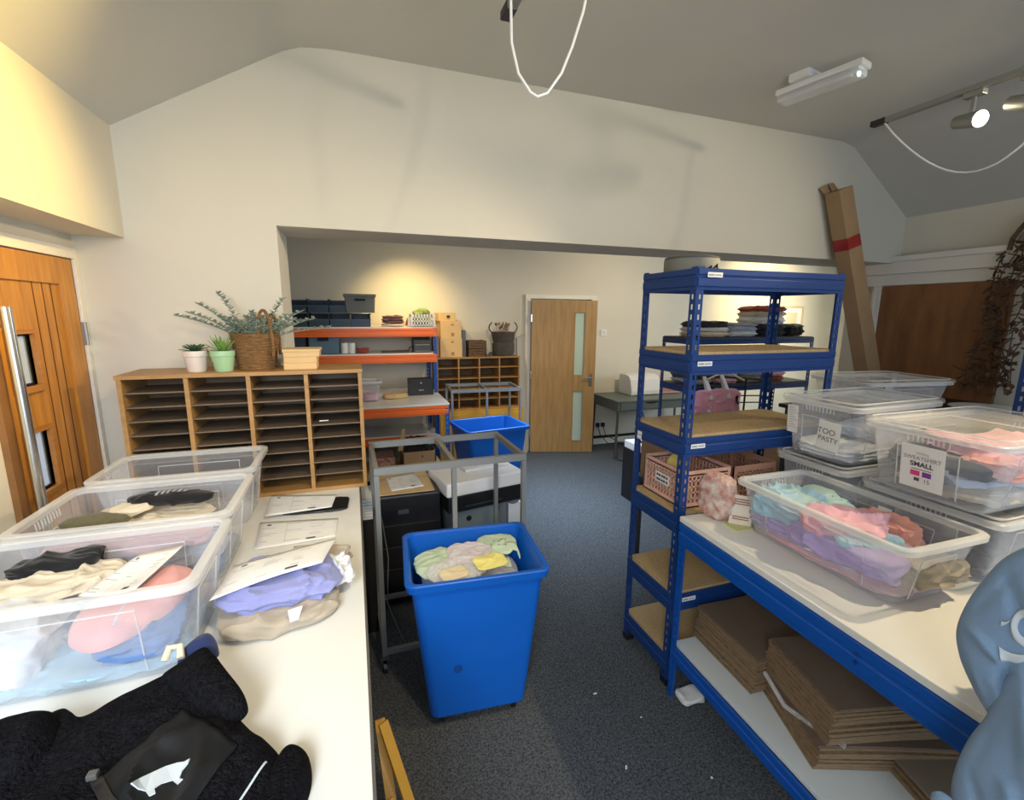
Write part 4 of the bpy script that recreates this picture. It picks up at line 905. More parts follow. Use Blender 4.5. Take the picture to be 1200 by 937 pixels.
for row in (0, 1):
    for i in range(4 - row):
        x = -.50+.195*i; z = 1.612+.1335*row; lb = 'navy open front picking bin, %s of the %s row' % (names[i] if not (row and i == 2) else 'rightmost', 'top' if row else 'bottom')
        if k == 0: BXO.location = (x, 5.08, z); BXO['label'] = lb
        else: dup(BXO, (x, 5.08, z), label=lb)
        k += 1
o = T('storage_crate', 'dark grey lidded crate with hand slot on top of the navy bins', 'crate', (.10, 5.08, 1.745))
m = M(); m.loft([rr(.27, .30, .012, 1.7475, cx=.085, cy=5.08), rr(.29, .32, .012, 1.90, cx=.085, cy=5.08), rr(.31, .34, .012, 1.905, cx=.085, cy=5.08), rr(.31, .34, .012, 1.93, cx=.085, cy=5.08)]); m.build('crate_body', ROCK, o)
m = M(); m.box(.035, .135, 4.907, 4.925, 1.865, 1.885); m.build('hand_slot', BLACKM, o)
garment('plum and brown folded scarves beside the navy bins', mat('plum_cloth', (.16, .08, .09), .9, vary=.3, vscale=20), (.21, .18, .085), (.40, 5.02, 1.640), 0, 101, amp=.012, layers=3, n=14)
garment('pale folded cloth under the plum scarves', CREAM, (.22, .2, .025), (.40, 5.02, 1.6135), 0, 102, amp=.006, n=12)
m = M(); m.tube([(.53, 4.99, 1.617), (.54, 4.99, 1.67), (.57, 4.99, 1.68), (.59, 4.99, 1.64), (.60, 4.99, 1.69)], .008, 6); tag(m.build('tape_gun', RUST, smooth=True), 'small dark tape gun on the top orange shelf right of the scarves', 'tape gun')
def slat_crate(label, loc, L, W, H, mt):
    o = T('slatted_crate', label, 'crate', loc, 0, w=False)
    m = M(); m.box(-L/2, L/2, -W/2, W/2, 0, .006); m.build('crate_base', mt, o)
    for s in (-1, 1):
        m = M()
        for z in (0, H*.36, H*.68, H-.018): m.box(-L/2, L/2, s*W/2-.004, s*W/2+.004, z, z+.018)
        for i in range(9): x = -L/2+i*L/8; m.box(x-.006, x+.006, s*W/2-.004, s*W/2+.004, 0, H)
        m.build('crate_side', mt, o)
        m = M()
        for z in (0, H*.36, H*.68, H-.018): m.box(s*L/2-.004, s*L/2+.004, -W/2, W/2, z, z+.018)
        for i in range(7): y = -W/2+i*W/6; m.box(s*L/2-.004, s*L/2+.004, y-.006, y+.006, 0, H)
        m.build('crate_side', mt, o)
    return o
slat_crate('white slatted crate with green cloth on the right end of the top orange shelf', (.70, 5.02, 1.614), .235, .20, .125, WHITE)
garment('green printed cloth rising out of the white slatted crate', mat('green_print_cloth', (.20, .28, .10), .9, vary=.4, vscale=30), (.19, .15, .17), (.70, 5.02, 1.622), 0, 103, amp=.02, n=14, e=3)
m = M(); m.box(.545, .60, 4.95, 5.06, 1.6135, 1.70); tag(m.build('white_jar_box', mat('pale_lilac_box', (.55, .55, .62), .6), bevel=.004), 'small pale box left of the white slatted crate', 'box')
# second orange shelf
zs2 = 1.343
o = T('storage_box', 'dusty blue storage box with hand hole on the second orange shelf', 'storage box', (-.27, 5.08, zs2)); m = M(); m.box(-.41, -.135, 4.96, 5.25, zs2, zs2+.205); m.build('box_body', BOXB, o, bevel=.006)
m = M(); m.box(-.42, -.125, 4.95, 5.26, zs2+.175, zs2+.21); m.build('lid', BOXB, o, bevel=.004)
m = M(); m.box(-.33, -.23, 4.944, 4.953, zs2+.13, zs2+.168); m.build('hand_hole', BLACKM, o)
m = M(); m.box(-.57, -.44, 5.0, 5.25, zs2, zs2+.17); tag(m.build('navy_box', BINB, bevel=.004), 'dark navy box at the far left of the second orange shelf', 'box')
for i, x in enumerate((-.085, -.015)):
    m = M(); m.lathe([(.034, zs2), (.035, zs2+.005), (.035, zs2+.10), (.034, zs2+.105)], (x, 5.0, 0), 20); tag(m.build('thread_cone', WHITE, smooth=True), '%s of two white rolls on the second orange shelf' % ('left' if i == 0 else 'right'), 'roll', None)
garment('small dark red cloth bundle right of the white rolls', RUST, (.12, .10, .06), (.09, 5.0, zs2), 0, 104, amp=.012, n=12)
m = M(); m.box(.28, .55, 4.95, 5.1, zs2, zs2+.012); tag(m.build('flat_tray', DKGREY, bevel=.003), 'thin dark tray lying flat on the second orange shelf', 'tray')
o = T('label_printer', 'rounded dark grey label printer at the right of the second orange shelf', 'printer', (.69, 5.02, zs2)); m = M()
m.loft([[V((x, y, z)) for y, z in ((4.96, zs2), (4.96, zs2+.08), (4.985, zs2+.13), (5.03, zs2+.15), (5.13, zs2+.15), (5.16, zs2+.12), (5.16, zs2))] for x in (.60, .78)]); m.build('printer_body', DKGREY, o, bevel=.006)
m = M(); m.box(.615, .765, 4.954, 4.962, zs2+.075, zs2+.082); m.box(.61, .77, 4.955, 4.965, zs2+.01, zs2+.015); m.build('front_seam', STEEL, o)
m = M(); m.tube([(.60, 5.0, zs2+.06), (.56, 4.99, zs2+.05), (.55, 4.99, zs2+.02)], .006, 6); m.build('paper_arm', BLACK, o)
# bench items
clear_box('clear_storage_box', 'small clear tub at the left of the orange bench', (.13, 4.62, .916), 0, .22, .28, .20, .015, rib=False)
garment('small pinkish cloth inside the clear tub on the orange bench', PINK, (.13, .18, .07), (.13, 4.62, .922), 0, 105, amp=.01, n=10)
garment('folded brown paper bag lying on the orange bench', KRAFTL, (.23, .13, .05), (.37, 4.68, .916), .1, 106, amp=.008, n=12)
o = T('black_speaker_box', 'black box with a small white emblem at the right of the orange bench', 'box', (.64, 4.83, .916)); m = M(); m.box(.515, .765, 4.77, 4.90, .916, 1.085); m.build('box_body', BLACK, o, bevel=.004)
m = M(); m.tube([(.64, 4.7695, 1.045), (.64, 4.768, 1.045)], .010, 12); m.box(.615, .665, 4.768, 4.77, .965, .975); m.build('emblem', INKG, o)
# clutter below the orange bench
m = M(); m.box(.10, .33, 4.5, 4.75, .2205, .36); tag(m.build('red_carton', mat('red_printed_carton', (.28, .03, .03), .6, col2=(.5, .45, .42), vscale=35), bevel=.004), 'dark red printed carton under the orange bench', 'box')
o = T('open_carton', 'open cardboard carton full of black cloth under the orange bench', 'box', (.55, 4.60, .2205)); m = M()
m.box(.40, .72, 4.42, 4.428, .2205, .42); m.box(.40, .72, 4.74, 4.748, .2205, .42); m.box(.40, .408, 4.42, 4.748, .2205, .42); m.box(.712, .72, 4.42, 4.748, .2205, .42); m.box(.40, .72, 4.42, 4.748, .2205, .228); m.build('carton', KRAFT, o)
garment('heap of black cloth spilling from the carton under the orange bench', BLKF, (.30, .29, .28), (.56, 4.585, .23), 0, 107, amp=.03, e=3, n=16)
m = M(); m.quad((.36, 4.5, .42), (.40, 4.42, .66), (.43, 4.42, .66), (.41, 4.5, .42)); tag(m.build('carton_flap', KRAFTL, solid=.006), 'raised cardboard flap beside the black cloth', 'cardboard')
m = place(lump(.14, .10, .10, 108, .02, 3, n=10), (.70, 4.45, .48)); tag(m.build('film_bag', BAGP, smooth=True), 'crumpled clear film on the black cloth under the orange bench', 'film')
# far pigeonholes on a yellow wooden chest
YC = T('wooden_chest', 'yellow varnished wooden chest under the far pigeonholes', 'chest', (1.33, 5.2, 0)); m = M(); m.box(.86, 1.87, 5.05, 5.45, .04, .655); m.build('chest_body', YELW, YC, bevel=.004)
m = M(); m.box(.88, 1.85, 5.07, 5.44, 0, .04); m.build('plinth', CHIPD, YC)
for i in range(2): m = M(); m.box(.88+.49*i, 1.355+.49*i, 5.04, 5.052, .08, .62); d = m.build('chest_door', YELW, YC, bevel=.002); m = M(); m.tube([(1.33+.07*i, 5.04, .45), (1.33+.07*i, 5.02, .45)], .012, 8); m.build('door_knob', CHROME, d)
FC = T('pigeonhole_unit', 'far wooden pigeonhole unit of four columns behind the second cart frame', 'pigeonhole unit', (1.33, 5.3, .656)); a0, a1, c0, c1, t = .865, 1.845, .656, 1.262, .016
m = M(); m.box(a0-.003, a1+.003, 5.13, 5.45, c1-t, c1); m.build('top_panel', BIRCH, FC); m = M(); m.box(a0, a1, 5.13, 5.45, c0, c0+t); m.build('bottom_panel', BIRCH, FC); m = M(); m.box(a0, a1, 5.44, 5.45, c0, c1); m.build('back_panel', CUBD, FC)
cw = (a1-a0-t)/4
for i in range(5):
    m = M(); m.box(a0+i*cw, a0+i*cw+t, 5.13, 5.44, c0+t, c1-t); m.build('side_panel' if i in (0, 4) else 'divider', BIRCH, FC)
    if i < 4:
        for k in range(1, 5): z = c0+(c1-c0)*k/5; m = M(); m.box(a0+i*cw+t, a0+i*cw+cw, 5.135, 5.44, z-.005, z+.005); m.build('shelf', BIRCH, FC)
for (x0, x1, z0, z1, yy, lb) in ((.915, 1.165, 1.2625, 1.475, 5.17, 'large pale carton at the bottom of the stack on the far pigeonholes'), (.925, 1.160, 1.4755, 1.665, 5.18, 'middle pale carton of the stack on the far pigeonholes'), (.905, 1.10, 1.6655, 1.755, 5.2, 'top pale carton of the stack on the far pigeonholes')):
    o = T('carton', lb, 'cardboard box', ((x0+x1)/2, 5.28, z0)); m = M(); m.box(x0, x1, yy, yy+.24, z0, z1); m.build('carton_body', KRAFTL, o, bevel=.003)
    m = M(); m.box((x0+x1)/2+.0, (x0+x1)/2+.035, yy-.002, yy, z0+.02, z0+.06); m.box((x0+x1)/2+.0, (x0+x1)/2+.03, yy-.002, yy, z1-.05, z1-.03); m.build('printed_mark', mat('brown_print', (.35, .22, .1), .8), o)
m = M(); m.box(.862, .905, 5.18, 5.42, 1.2625, 1.50); tag(m.build('carton', KRAFT, bevel=.003), 'narrow brown carton squeezed left of the pale carton stack', 'cardboard box')
m = M(); m.box(1.17, 1.215, 5.20, 5.40, 1.2625, 1.56); tag(m.build('grey_board', STEELD, bevel=.002), 'dark grey board standing right of the pale carton stack', 'board')
for i, (z, lb) in enumerate(((1.2625, 'lower dark wooden crate on the far pigeonholes'), (1.355, 'upper dark wooden crate on the far pigeonholes'))):
    o = T('wooden_crate', lb, 'crate', (1.34, 5.28, z)); m = M()
    for k in range(3): m.box(1.23, 1.45, 5.18, 5.19, z+.03*k, z+.026+.03*k); m.box(1.23, 1.45, 5.39, 5.40, z+.03*k, z+.026+.03*k); m.box(1.23, 1.24, 5.18, 5.40, z+.03*k, z+.026+.03*k); m.box(1.44, 1.45, 5.18, 5.40, z+.03*k, z+.026+.03*k)
    m.box(1.24, 1.44, 5.19, 5.39, z, z+.006); m.build('slats', DRY, o)
m = M(); m.tube([(1.48, 5.2, 1.268), (1.50, 5.2, 1.30), (1.53, 5.2, 1.30), (1.54, 5.2, 1.268)], .012, 6); tag(m.build('small_black_ornament', BLACK, smooth=True), 'small black ornament between the wooden crates and grey basket', 'ornament')
WBK = T('wicker_basket', 'grey wicker basket of dried flowers on the far pigeonholes', 'basket', (1.69, 5.29, 1.2625))
m = M(); m.lathe([(.115, 1.2625), (.13, 1.30), (.132, 1.40), (.118, 1.42), (.125, 1.44), (.145, 1.535), (.14, 1.537), (.12, 1.45)], (1.69, 5.29, 0), 32); m.build('woven_body', WICKG, WBK, smooth=True)
for s in (-1, 1): m = M(); m.tube([(1.69+s*(.14+.035*sin(a)), 5.29+.0, 1.53+.06*a/pi*2*(1 if a < pi/2 else 1)-.0) for a in [pi*i/10 for i in range(11)]], .007, 6); m.build('handle', WICKG, WBK, smooth=True)
m = M(); r = random.Random(6)
for i in range(26): x, y = 1.69+r.uniform(-.10, .10), 5.29+r.uniform(-.08, .08); h = r.uniform(1.56, 1.64); m.tube([(x*.6+1.69*.4, y, 1.45), (x, y, h)], .002, 4); m.lathe([(.001, h-.012), (.014, h), (.010, h+.012), (.002, h+.016)], (x, y, 0), 7)
tag(m.build('dried_flowers', mat('dried_flower_heads', (.30, .18, .12), .9, vary=.5, vscale=30), smooth=True), 'dried seed heads standing in the grey wicker basket', 'dried flowers')
m = M(); m.loft([[V((x, y, z)) for x, y, z in ((1.90, 5.30, 0), (2.045, 5.36, 0), (2.045, 5.45, 1.52), (1.90, 5.40, 1.46))], [V((x, y, z)) for x, y, z in ((1.90, 5.318, 0), (2.045, 5.378, 0), (2.045, 5.464, 1.52), (1.90, 5.418, 1.46))]]); tag(m.build('leaning_panel', mat('pale_grey_panel', (.42, .40, .36), .7)), 'tall pale grey panel leaning on the far wall beside the oak door', 'panel')
# desk by the far wall
DK = T('writing_desk', 'grey green desk with a drawer and thin metal legs by the far wall', 'desk', (3.6, 5.1, 0)); dx0, dx1, dy0, dy1, dz = 2.965, 4.30, 4.76, 5.40, .725
m = M(); m.box(dx0, dx1, dy0, dy1, dz-.018, dz); m.build('desktop', DESKG, DK, bevel=.003)
m = M(); m.box(dx0+.01, dx1-.01, dy0+.015, dy1-.01, dz-.125, dz-.018); m.build('desk_apron', DESKG, DK)
m = M(); m.box(dx0+.05, dx0+.65, dy0+.005, dy0+.02, dz-.115, dz-.025); d = m.build('drawer', DESKG, DK, bevel=.002); m = M(); m.loft([[V((3.45+.09*cos(a), dy0+k, dz-.026-.022*sin(a))) for a in [pi*i/10 for i in range(11)]] for k in (.002, .006)]); m.build('finger_cutout', BLACKM, d)
for x in (dx0+.03, dx1-.03):
    for y in (dy0+.03, dy1-.03): m = M(); m.bar((x, y, dz-.12), (x-.02 if x < 3.5 else x+.02, y, 0), .022, .022, (0, 1, 0)); m.build('leg', STEELD, DK)
o = T('bread_bin', 'rounded white bread bin shaped box on the far desk', 'box', (3.60, 5.2, dz)); m = M(); m.loft([[V((x, y, z)) for y, z in ((5.06, dz+.001), (5.055, dz+.06), (5.09, dz+.20), (5.13, dz+.245), (5.20, dz+.26), (5.34, dz+.26), (5.36, dz+.24), (5.36, dz+.001))] for x in (3.34, 3.36, 3.76, 3.78)]); m.build('case', WHITE, o, bevel=.012)
m = M(); m.box(3.375, 3.745, 5.05, 5.06, dz+.012, dz+.016); m.build('front_seam', INKG, o)
o = crate('coral pink open crate of small parcels on the far desk', (3.97, 5.20, dz+.001), 0, .34, .22, .15, PINKC)
for i, (x, z, c, lb) in enumerate(((3.90, .03, CORAL, 'coral bundle at the left of the far pink crate'), (3.99, .09, YELP, 'yellow packet lying on top in the far pink crate'), (4.05, .03, PEACH, 'pink bundle at the right of the far pink crate'))): garment(lb, c, (.13, .14, .08), (x, 5.20, dz+z), 0, 110+i, n=10, amp=.012)
for i, x in enumerate((3.09, 3.17)):
    o = T('wall_plug', '%s black plug on the far wall under the desk' % ('left' if i == 0 else 'right'), 'plug', (x, YB, .28)); m = M(); m.box(x-.025, x+.025, YB-.045, YB-.012, .245, .30); m.build('plug_body', BLACK, o, bevel=.006); m = M(); m.tube([(x, YB-.04, .25), (x+.02, YB-.08, .14), (x+.12+.1*i, YB-.12, .03), (x+.5, YB-.2+.06*i, .012), (x+.9, YB-.35-.2*i, .012)], .006, 6); m.build('plug_cable', BLACK, o, smooth=True)
m = M(); m.box(3.05, 3.21, YB-.012, YB, .235, .32); tag(m.build('wall_socket', WHITE, bevel=.002), 'white double socket under the far desk', 'socket')
m = M(); m.tube([(3.40, 4.90, .60), (3.43, 4.90, .50), (3.50, 4.92, .40), (3.50, 4.94, .25), (3.48, 4.95, .05), (3.3, 4.7, .012), (3.05, 4.62, .012), (2.98, 4.72, .012), (3.2, 5.1, .012)], .006, 6); tag(m.build('desk_cable', BLACK, smooth=True), 'black cable looping from the far desk down to the carpet', 'cable')
m = M(); m.box(3.45, 4.1, 4.95, 5.15, .0005, .05); tag(m.build('cable_tray_box', DKGREY, bevel=.006), 'low dark box of cables on the floor under the far desk', 'cable box')
o = T('power_adapter', 'black and white power unit standing on the low stand behind the tall rack', 'power supply', (2.50, 3.6, 0)); m = M(); m.box(2.42, 2.62, 3.5, 3.75, 0, .50); m.build('case', BLACK, o, bevel=.004); m = M(); m.box(2.425, 2.615, 3.51, 3.74, .50, .57); m.build('white_unit', WHITE, o, bevel=.006); m = M(); m.lathe([(.03, .57), (.03, .58)], (2.52, 3.6, 0), 16); m.build('dial', BLACK, o)
# office chair
OC = T('office_chair', 'black office chair half hidden behind the tall rack', 'chair', (3.35, 4.15, 0)); 
m = place(lump(.48, .48, .07, 120, .004, 5, n=12), (3.30, 4.2, .47)); m.build('seat', BLKF, OC, smooth=True)
m = place(lump(.44, .06, .5, 121, .004, 5, n=12), (3.44, 3.92, .56), .2); m.build('backrest', mat('dark_olive_fabric', (.03, .035, .025), .9), OC, smooth=True)
m = M(); m.tube([(3.30, 4.2, .47), (3.30, 4.2, .1)], .03, 10); m.build('gas_column', BLACK, OC)
for k in range(5): a = k*2*pi/5+.3; m = M(); m.tube([(3.30, 4.2, .11), (3.30+.28*cos(a), 4.2+.28*sin(a), .07)], .02, 8); L_ = m.build('leg', BLACK, OC); m = M(); m.tube([(3.30+.28*cos(a)-.01, 4.2+.28*sin(a), .03), (3.30+.28*cos(a)+.02, 4.2+.28*sin(a), .03)], .03, 12); m.build('wheel', BLACK, L_)
m = M(); m.bar((3.38, 4.02, .5), (3.44, 3.93, .62), .04, .02); m.build('back_bracket', BLACK, OC)
# garment rail with pink bag and hanger
GR = T('garment_rail', 'thin black wire garment rail behind the tall rack holding the pink bag', 'clothes rail', (2.95, 3.1, 0))
m = M(); m.tube([(2.62, 3.1, 1.27), (3.38, 3.1, 1.20)], .008, 8); m.tube([(2.95, 3.1, 1.08), (3.38, 3.1, 1.06)], .006, 6); m.tube([(2.95, 3.1, 1.02), (3.38, 3.1, 1.0)], .006, 6); m.build('rail', BLACK, GR)
for x, z in ((2.64, 1.268), (3.19, 1.217), (3.37, 1.2)): m = M(); m.tube([(x, 3.1, z), (x, 3.1, 0)], .008, 8); m.build('post', BLACK, GR)
PB = T('tote_bag', 'pink tote bag with white straps hanging on the black wire rail', 'bag', (2.83, 3.06, .87)); m = place(lump(.44, .10, .27, 122, .012, 5, n=24, sc=8), (2.83, 3.035, .885)); m.build('bag_body', fab('rose_pink_canvas', (.62, .30, .40)), PB, smooth=True)
for x in (2.70, 2.88): m = M(); m.grid(lambda u, v: V((x+.0+v*.035+.02*sin(pi*u), 2.975+.13*max(0, sin(pi*u))-.0*(u), .93+.33*sin(pi*u)**.7 if u < .5 else 1.08+.18*sin(pi*u)**.7)), 16, 1); m.build('strap', WHT, PB, smooth=True, solid=.006)
m = M(); m.tube([(2.985, 2.975, 1.10), (2.975, 2.97, 1.06), (2.99, 2.972, 1.04)], .009, 5); m.tube([(2.965, 2.972, 1.09), (3.0, 2.972, 1.03)], .006, 5); m.build('printed_star', BLACK, PB)
m = M(); m.tube([(2.90, 3.04, 1.30), (3.10, 3.04, 1.215)], .008, 6); m.tube([(2.90, 3.04, 1.30), (2.72, 3.04, 1.235)], .008, 6); m.tube([(2.90, 3.04, 1.30), (2.90, 3.06, 1.33), (2.91, 3.09, 1.335), (2.91, 3.11, 1.30)], .003, 6); tag(m.build('coat_hanger', CREAM, smooth=True), 'cream coat hanger hooked over the black wire rail', 'hanger')
# second blue rack with clothes
R2 = T('clothes_rack', 'low blue shelving rack of folded clothes seen through the tall rack', 'shelving', (2.86, 3.42, 0), w=False)
rack(R2, 1.46, .42, 1.545, [1.54, 1.10, .55], BLUE, BLUE, DKGREY, bh=.05)
gi = 0
def shelf_pile(specs, z0, y=3.62):
    global gi
    for x, w_, items in specs:
        z = z0
        for (mt_, h, lb) in items: garment(lb, mt_, (w_, .34, h), (x, y, z), 0, 130+gi, amp=.010, layers=2, n=14, group=None); z += h*.92+.001; gi += 1
shelf_pile([(3.15, .36, [(CREAM, .05, 'cream folded garment at the left of the clothes rack top'), (WHT, .04, 'white garment on the cream one at the left rack top'), (BLKF, .055, 'black garment on top at the left of the clothes rack')]),
 (3.50, .34, [(WHT, .05, 'white folded garment in the middle of the clothes rack top'), (LGREY, .05, 'pale blue folded garment in the middle of the clothes rack top'), (GREYF, .03, 'grey folded garment in the middle of the clothes rack top')]),
 (3.83, .36, [(BLKF, .07, 'black folded garment under the white pair on the rack top'), (BLKF, .05, 'second black folded garment under the white pair'), (WHT, .08, 'white folded garment under the rust one on the rack top'), (CREAM, .05, 'cream folded garment right under the rust one'), (RUST, .055, 'rust red garment topping the right pile of the clothes rack')]),
 (4.13, .24, [(BLKF, .09, 'black garment at the right end of the clothes rack top'), (OLIVE, .03, 'olive garment at the right end of the clothes rack top')])], 1.554)
cols = [(GREYF, 'grey'), (CREAM, 'cream'), (PINK, 'pink'), (SLATE, 'charcoal'), (BEIGE, 'beige'), (LGREY, 'pale blue'), (RUST, 'rust')]
shelf_pile([(3.04+.30*c, .27, [(cols[(c*2+k*3) % 7][0], .055, '%s garment, %s of the %s pile on the lower clothes rack shelf' % (cols[(c*2+k*3) % 7][1], ['bottom', 'second', 'third', 'fourth', 'top'][k], ['leftmost', 'second', 'third', 'fourth'][c])) for k in range(5)]) for c in range(4)], 1.114)
PF = T('picture_frame', 'pale framed picture on the brightly lit far wall at the right', 'picture', (6.35, YB, 1.5)); m = M(); holexz(m, [6.15, 6.18, 6.58, 6.61], [1.45, 1.48, 1.87, 1.90], YB-.02, YB, lambda i, j: not (i == 1 and j == 1)); m.build('frame', mat('pale_wood_frame', (.6, .5, .33), .5), PF)
m = M(); m.box(6.18, 6.58, YB-.008, YB, 1.48, 1.87); m.build('mount', PAPER, PF); m = M(); m.box(6.27, 6.49, YB-.010, YB-.008, 1.56, 1.80); m.build('print', mat('cream_print', (.65, .58, .42), .8), PF)
# ------------------------------------------------------------------ right side, far corner
TU = T('cardboard_tube_box', 'long brown cardboard carton leaning in the corner with red tape and a torn top', 'cardboard box', (3.8, 2.5, 0))
a = V((3.20, 2.49, 2.60)); b = V((3.905, 2.41, .70)); ax = (b-a).normalized(); sx = V((1, 0, 0)); sx = (sx-ax*sx.dot(ax)).normalized(); sy = ax.cross(sx)
def tb(t, w_=.062, d_=.05): p = a+(b-a)*t; return [p+sx*i*w_+sy*j*d_ for i, j in ((-1, -1), (1, -1), (1, 1), (-1, 1))]
m = M(); m.loft([tb(0), tb(1)], False, True); m.build('carton_body', KRAFT, TU, solid=.005)
m = M(); m.loft([tb(.16, .064, .052), tb(.20, .064, .052)], False, False); m.build('red_tape', REDT, TU)
for i, j, s in ((-1, -1, 1), (1, -1, -1)):
    m = M(); q = tb(0); p0 = q[0] if i < 0 else q[1]; p1 = p0+sx*.05*s; up = -ax
    m.quad(p0, p1, p1+up*.06+sy*-.02, p0+up*.05-sx*.01*s-sy*.03); m.build('torn_flap', KRAFT, TU, solid=.004)
m = M(); q = tb(.62, .064, .052); q2 = tb(.655, .064, .052); m.loft([[q[0]+sx*.03, q[1], q2[1], q2[0]+sx*.03], [p+sy*-.002 for p in (q[0]+sx*.03, q[1], q2[1], q2[0]+sx*.03)]]); m.build('address_label', PAPER, TU)
SCP = T('side_cupboard', 'small low cupboard in the corner on which the leaning carton stands', 'cupboard', (3.9, 2.41, 0)); m = M(); m.box(3.72, 4.02, 2.32, 2.55, 0, .68); m.build('cupboard_body', WHITEP, SCP, bevel=.003); m = M(); m.box(3.715, 3.72, 2.34, 2.53, .04, .66); m.build('cupboard_door', WHITEP, SCP)
BC = T('black_counter', 'black topped counter along the right wall behind the clear boxes', 'counter', (3.4, 1.9, 0)); m = M(); m.box(2.66, 4.02, 1.45, 2.30, 1.155, 1.18); m.build('countertop', BLACK, BC, bevel=.003); m = M(); m.box(2.70, 4.0, 1.49, 2.28, 0, 1.155); m.build('counter_body', DKGREY, BC)
m = M(); m.lathe([(.08, 1.181), (.19, 1.20), (.20, 1.206), (.19, 1.207), (.08, 1.188)], (3.66, 1.68, 0), 36); tag(m.build('white_platter', WHITE, smooth=True), 'white oval platter on the black counter', 'plate')
o = T('card_stand', 'small clear stand with a white card at the foot of the leaning carton', 'card stand', (3.60, 2.22, 1.18)); m = M(); m.box(3.57, 3.62, 2.20, 2.203, 1.1805, 1.36); m.build('stand', CLEARR, o); m = M(); m.box(3.50, 3.575, 2.19, 2.192, 1.1805, 1.29); m.build('card', PAPER, o)
R3 = T('blue_side_rack', 'blue slotted rack at the right edge beyond the packing bench', 'shelving', (2.78, .62, 0), w=False)
for (x, y) in ((2.72, 1.18), (2.72, .55), (3.4, .55), (3.4, 1.18)): m = M(); upright(m, x-2.78, y-.62, 0, 1.605, 1, -1 if y > 1 else 1); bmesh.ops.remove_doubles(m.b, verts=m.b.verts, dist=1e-5); m.build('upright', BLUE, R3, solid=.0022)
m = M(); m.box(-.06, .66, -.07, .56, 1.10, 1.12); m.build('shelf_board', BLACK, R3)
# dried garland on a driftwood hanger
GL = T('dried_garland', 'brown dried vine garland hanging from driftwood on the right wall', 'wall decoration', (3.98, 1.85, 1.3))
m = M(); m.loft([[V((3.97, y, z)) for y, z in ((1.56, 2.36), (1.72, 2.37), (1.80, 2.34), (1.86, 2.25), (1.87, 2.18), (1.56, 2.16))], [V((4.03, y, z)) for y, z in ((1.56, 2.36), (1.72, 2.37), (1.80, 2.34), (1.86, 2.25), (1.87, 2.18), (1.56, 2.16))]]); m.build('driftwood', DRYW, GL, bevel=.012)
m = M(); m.tube([(3.96, 1.55, 2.375), (3.96, 1.72, 2.385), (3.96, 1.82, 2.345), (3.96, 1.88, 2.24), (3.96, 1.885, 2.17)], .014, 8); m.build('bark_edge', DRY, GL, smooth=True)
m = M(); r = random.Random(9)
for k in range(7):
    y = 1.70+.035*k; z0 = 2.2+r.uniform(-.05, .08); pts = [(3.965+r.uniform(-.02, .02), y+.02*sin(i*.9+k)+r.uniform(-.015, .015)+.006*i, z0-i*.085) for i in range(12)]
    m.tube(pts, .0035, 5)
    for p in pts[:-1]:
        for _ in range(4): d = V((r.uniform(-.6, .1), r.uniform(-1, 1), r.uniform(-1, .4))); leaf(m, V(p)+V((0, 0, r.uniform(-.08, 0))), d, r.uniform(.035, .075), .036, curl=r.uniform(-.6, .6))
m.build('dried_vines', DRY, GL)
m = M(); m.tube([(3.96, 1.70, 2.18), (3.955, 1.69, 1.95), (3.955, 1.70, 1.82), (3.955, 1.66, 1.74), (3.955, 1.68, 1.70), (3.955, 1.72, 1.76), (3.955, 1.70, 1.82), (3.955, 1.66, 1.9), (3.955, 1.64, 2.05), (3.955, 1.57, 2.13)], .004, 5); m.build('hanging_cord', BLACK, GL, smooth=True)

# ------------------------------------------------------------------ steel blue sweatshirt draped over the near end of the bench
SWT = T('blue_sweatshirt', 'steel blue sweatshirt with a white curved logo slumped over the bench edge at the right', 'clothing', (1.35, .45, BZ))
SU = V((.37, -.93, 0)).normalized(); SN = V((-.93, -.37, 0)).normalized(); SO = V((1.12, .42, 1.1))
def upright_soft(outline, H, seed, amp, back, **k):
    m = pillow([V(p) for p in outline], 0, H, seed, amp, **k)
    bv = m.bvh()
    return m, bv
def stand(m, off=0):
    X = Matrix.Identity(4)
    for i in range(3): X[i][0] = SU[i]; X[i][1] = (0, 0, 1)[i]; X[i][2] = SN[i]; X[i][3] = SO[i]+SN[i]*off
    for v in m.b.verts: v.co = X @ v.co
    return m
def both(outline, H, Hb, seed, amp, sc, **k):
    m = pillow(outline, 0, H, seed, amp, sc, **k); bv = m.bvh()
    m2 = pillow(outline, 0, Hb, seed+1, amp, sc, **k)
    for v in m2.b.verts: v.co.z = -v.co.z
    me = bpy.data.meshes.new('x'); m2.b.to_mesh(me); m.b.from_mesh(me); m2.b.free(); bpy.data.meshes.remove(me)
    return m, bv
upo = [(.30, .10), (.27, .18), (.18, .235), (.10, .255), (.021, .262), (-.006, .243), (-.034, .204), (-.053, .153), (-.069, .092), (-.075, .032), (-.064, -.018), (-.044, -.061), (-.024, -.094), (-.006, -.112), (.012, -.09), (.03, -.04), (.10, -.02), (.20, .0), (.28, .03)]
def crease(x, y, ax, ay, bx, by, w_, h_):
    dx, dy = bx-ax, by-ay; l2 = dx*dx+dy*dy; t = max(0, min(1, ((x-ax)*dx+(y-ay)*dy)/l2)); d = math.hypot(x-ax-t*dx, y-ay-t*dy); return h_*math.exp(-(d/w_)**2)*(.35+.65*sin(pi*min(1, t+.15)))
CR1 = [(-.06, .06, .02, .0, .010, .012), (-.03, .19, .03, .06, .012, -.010), (-.045, -.02, -.01, -.10, .008, .012), (.0, .02, .012, -.07, .010, -.020), (.05, .24, .06, .06, .010, .010), (.09, .25, .13, .0, .012, -.012), (.15, .2, .12, .02, .010, .012), (.19, .18, .24, .02, .012, -.012), (.24, .2, .26, .05, .010, .012), (-.055, .10, -.01, .21, .008, -.008)]
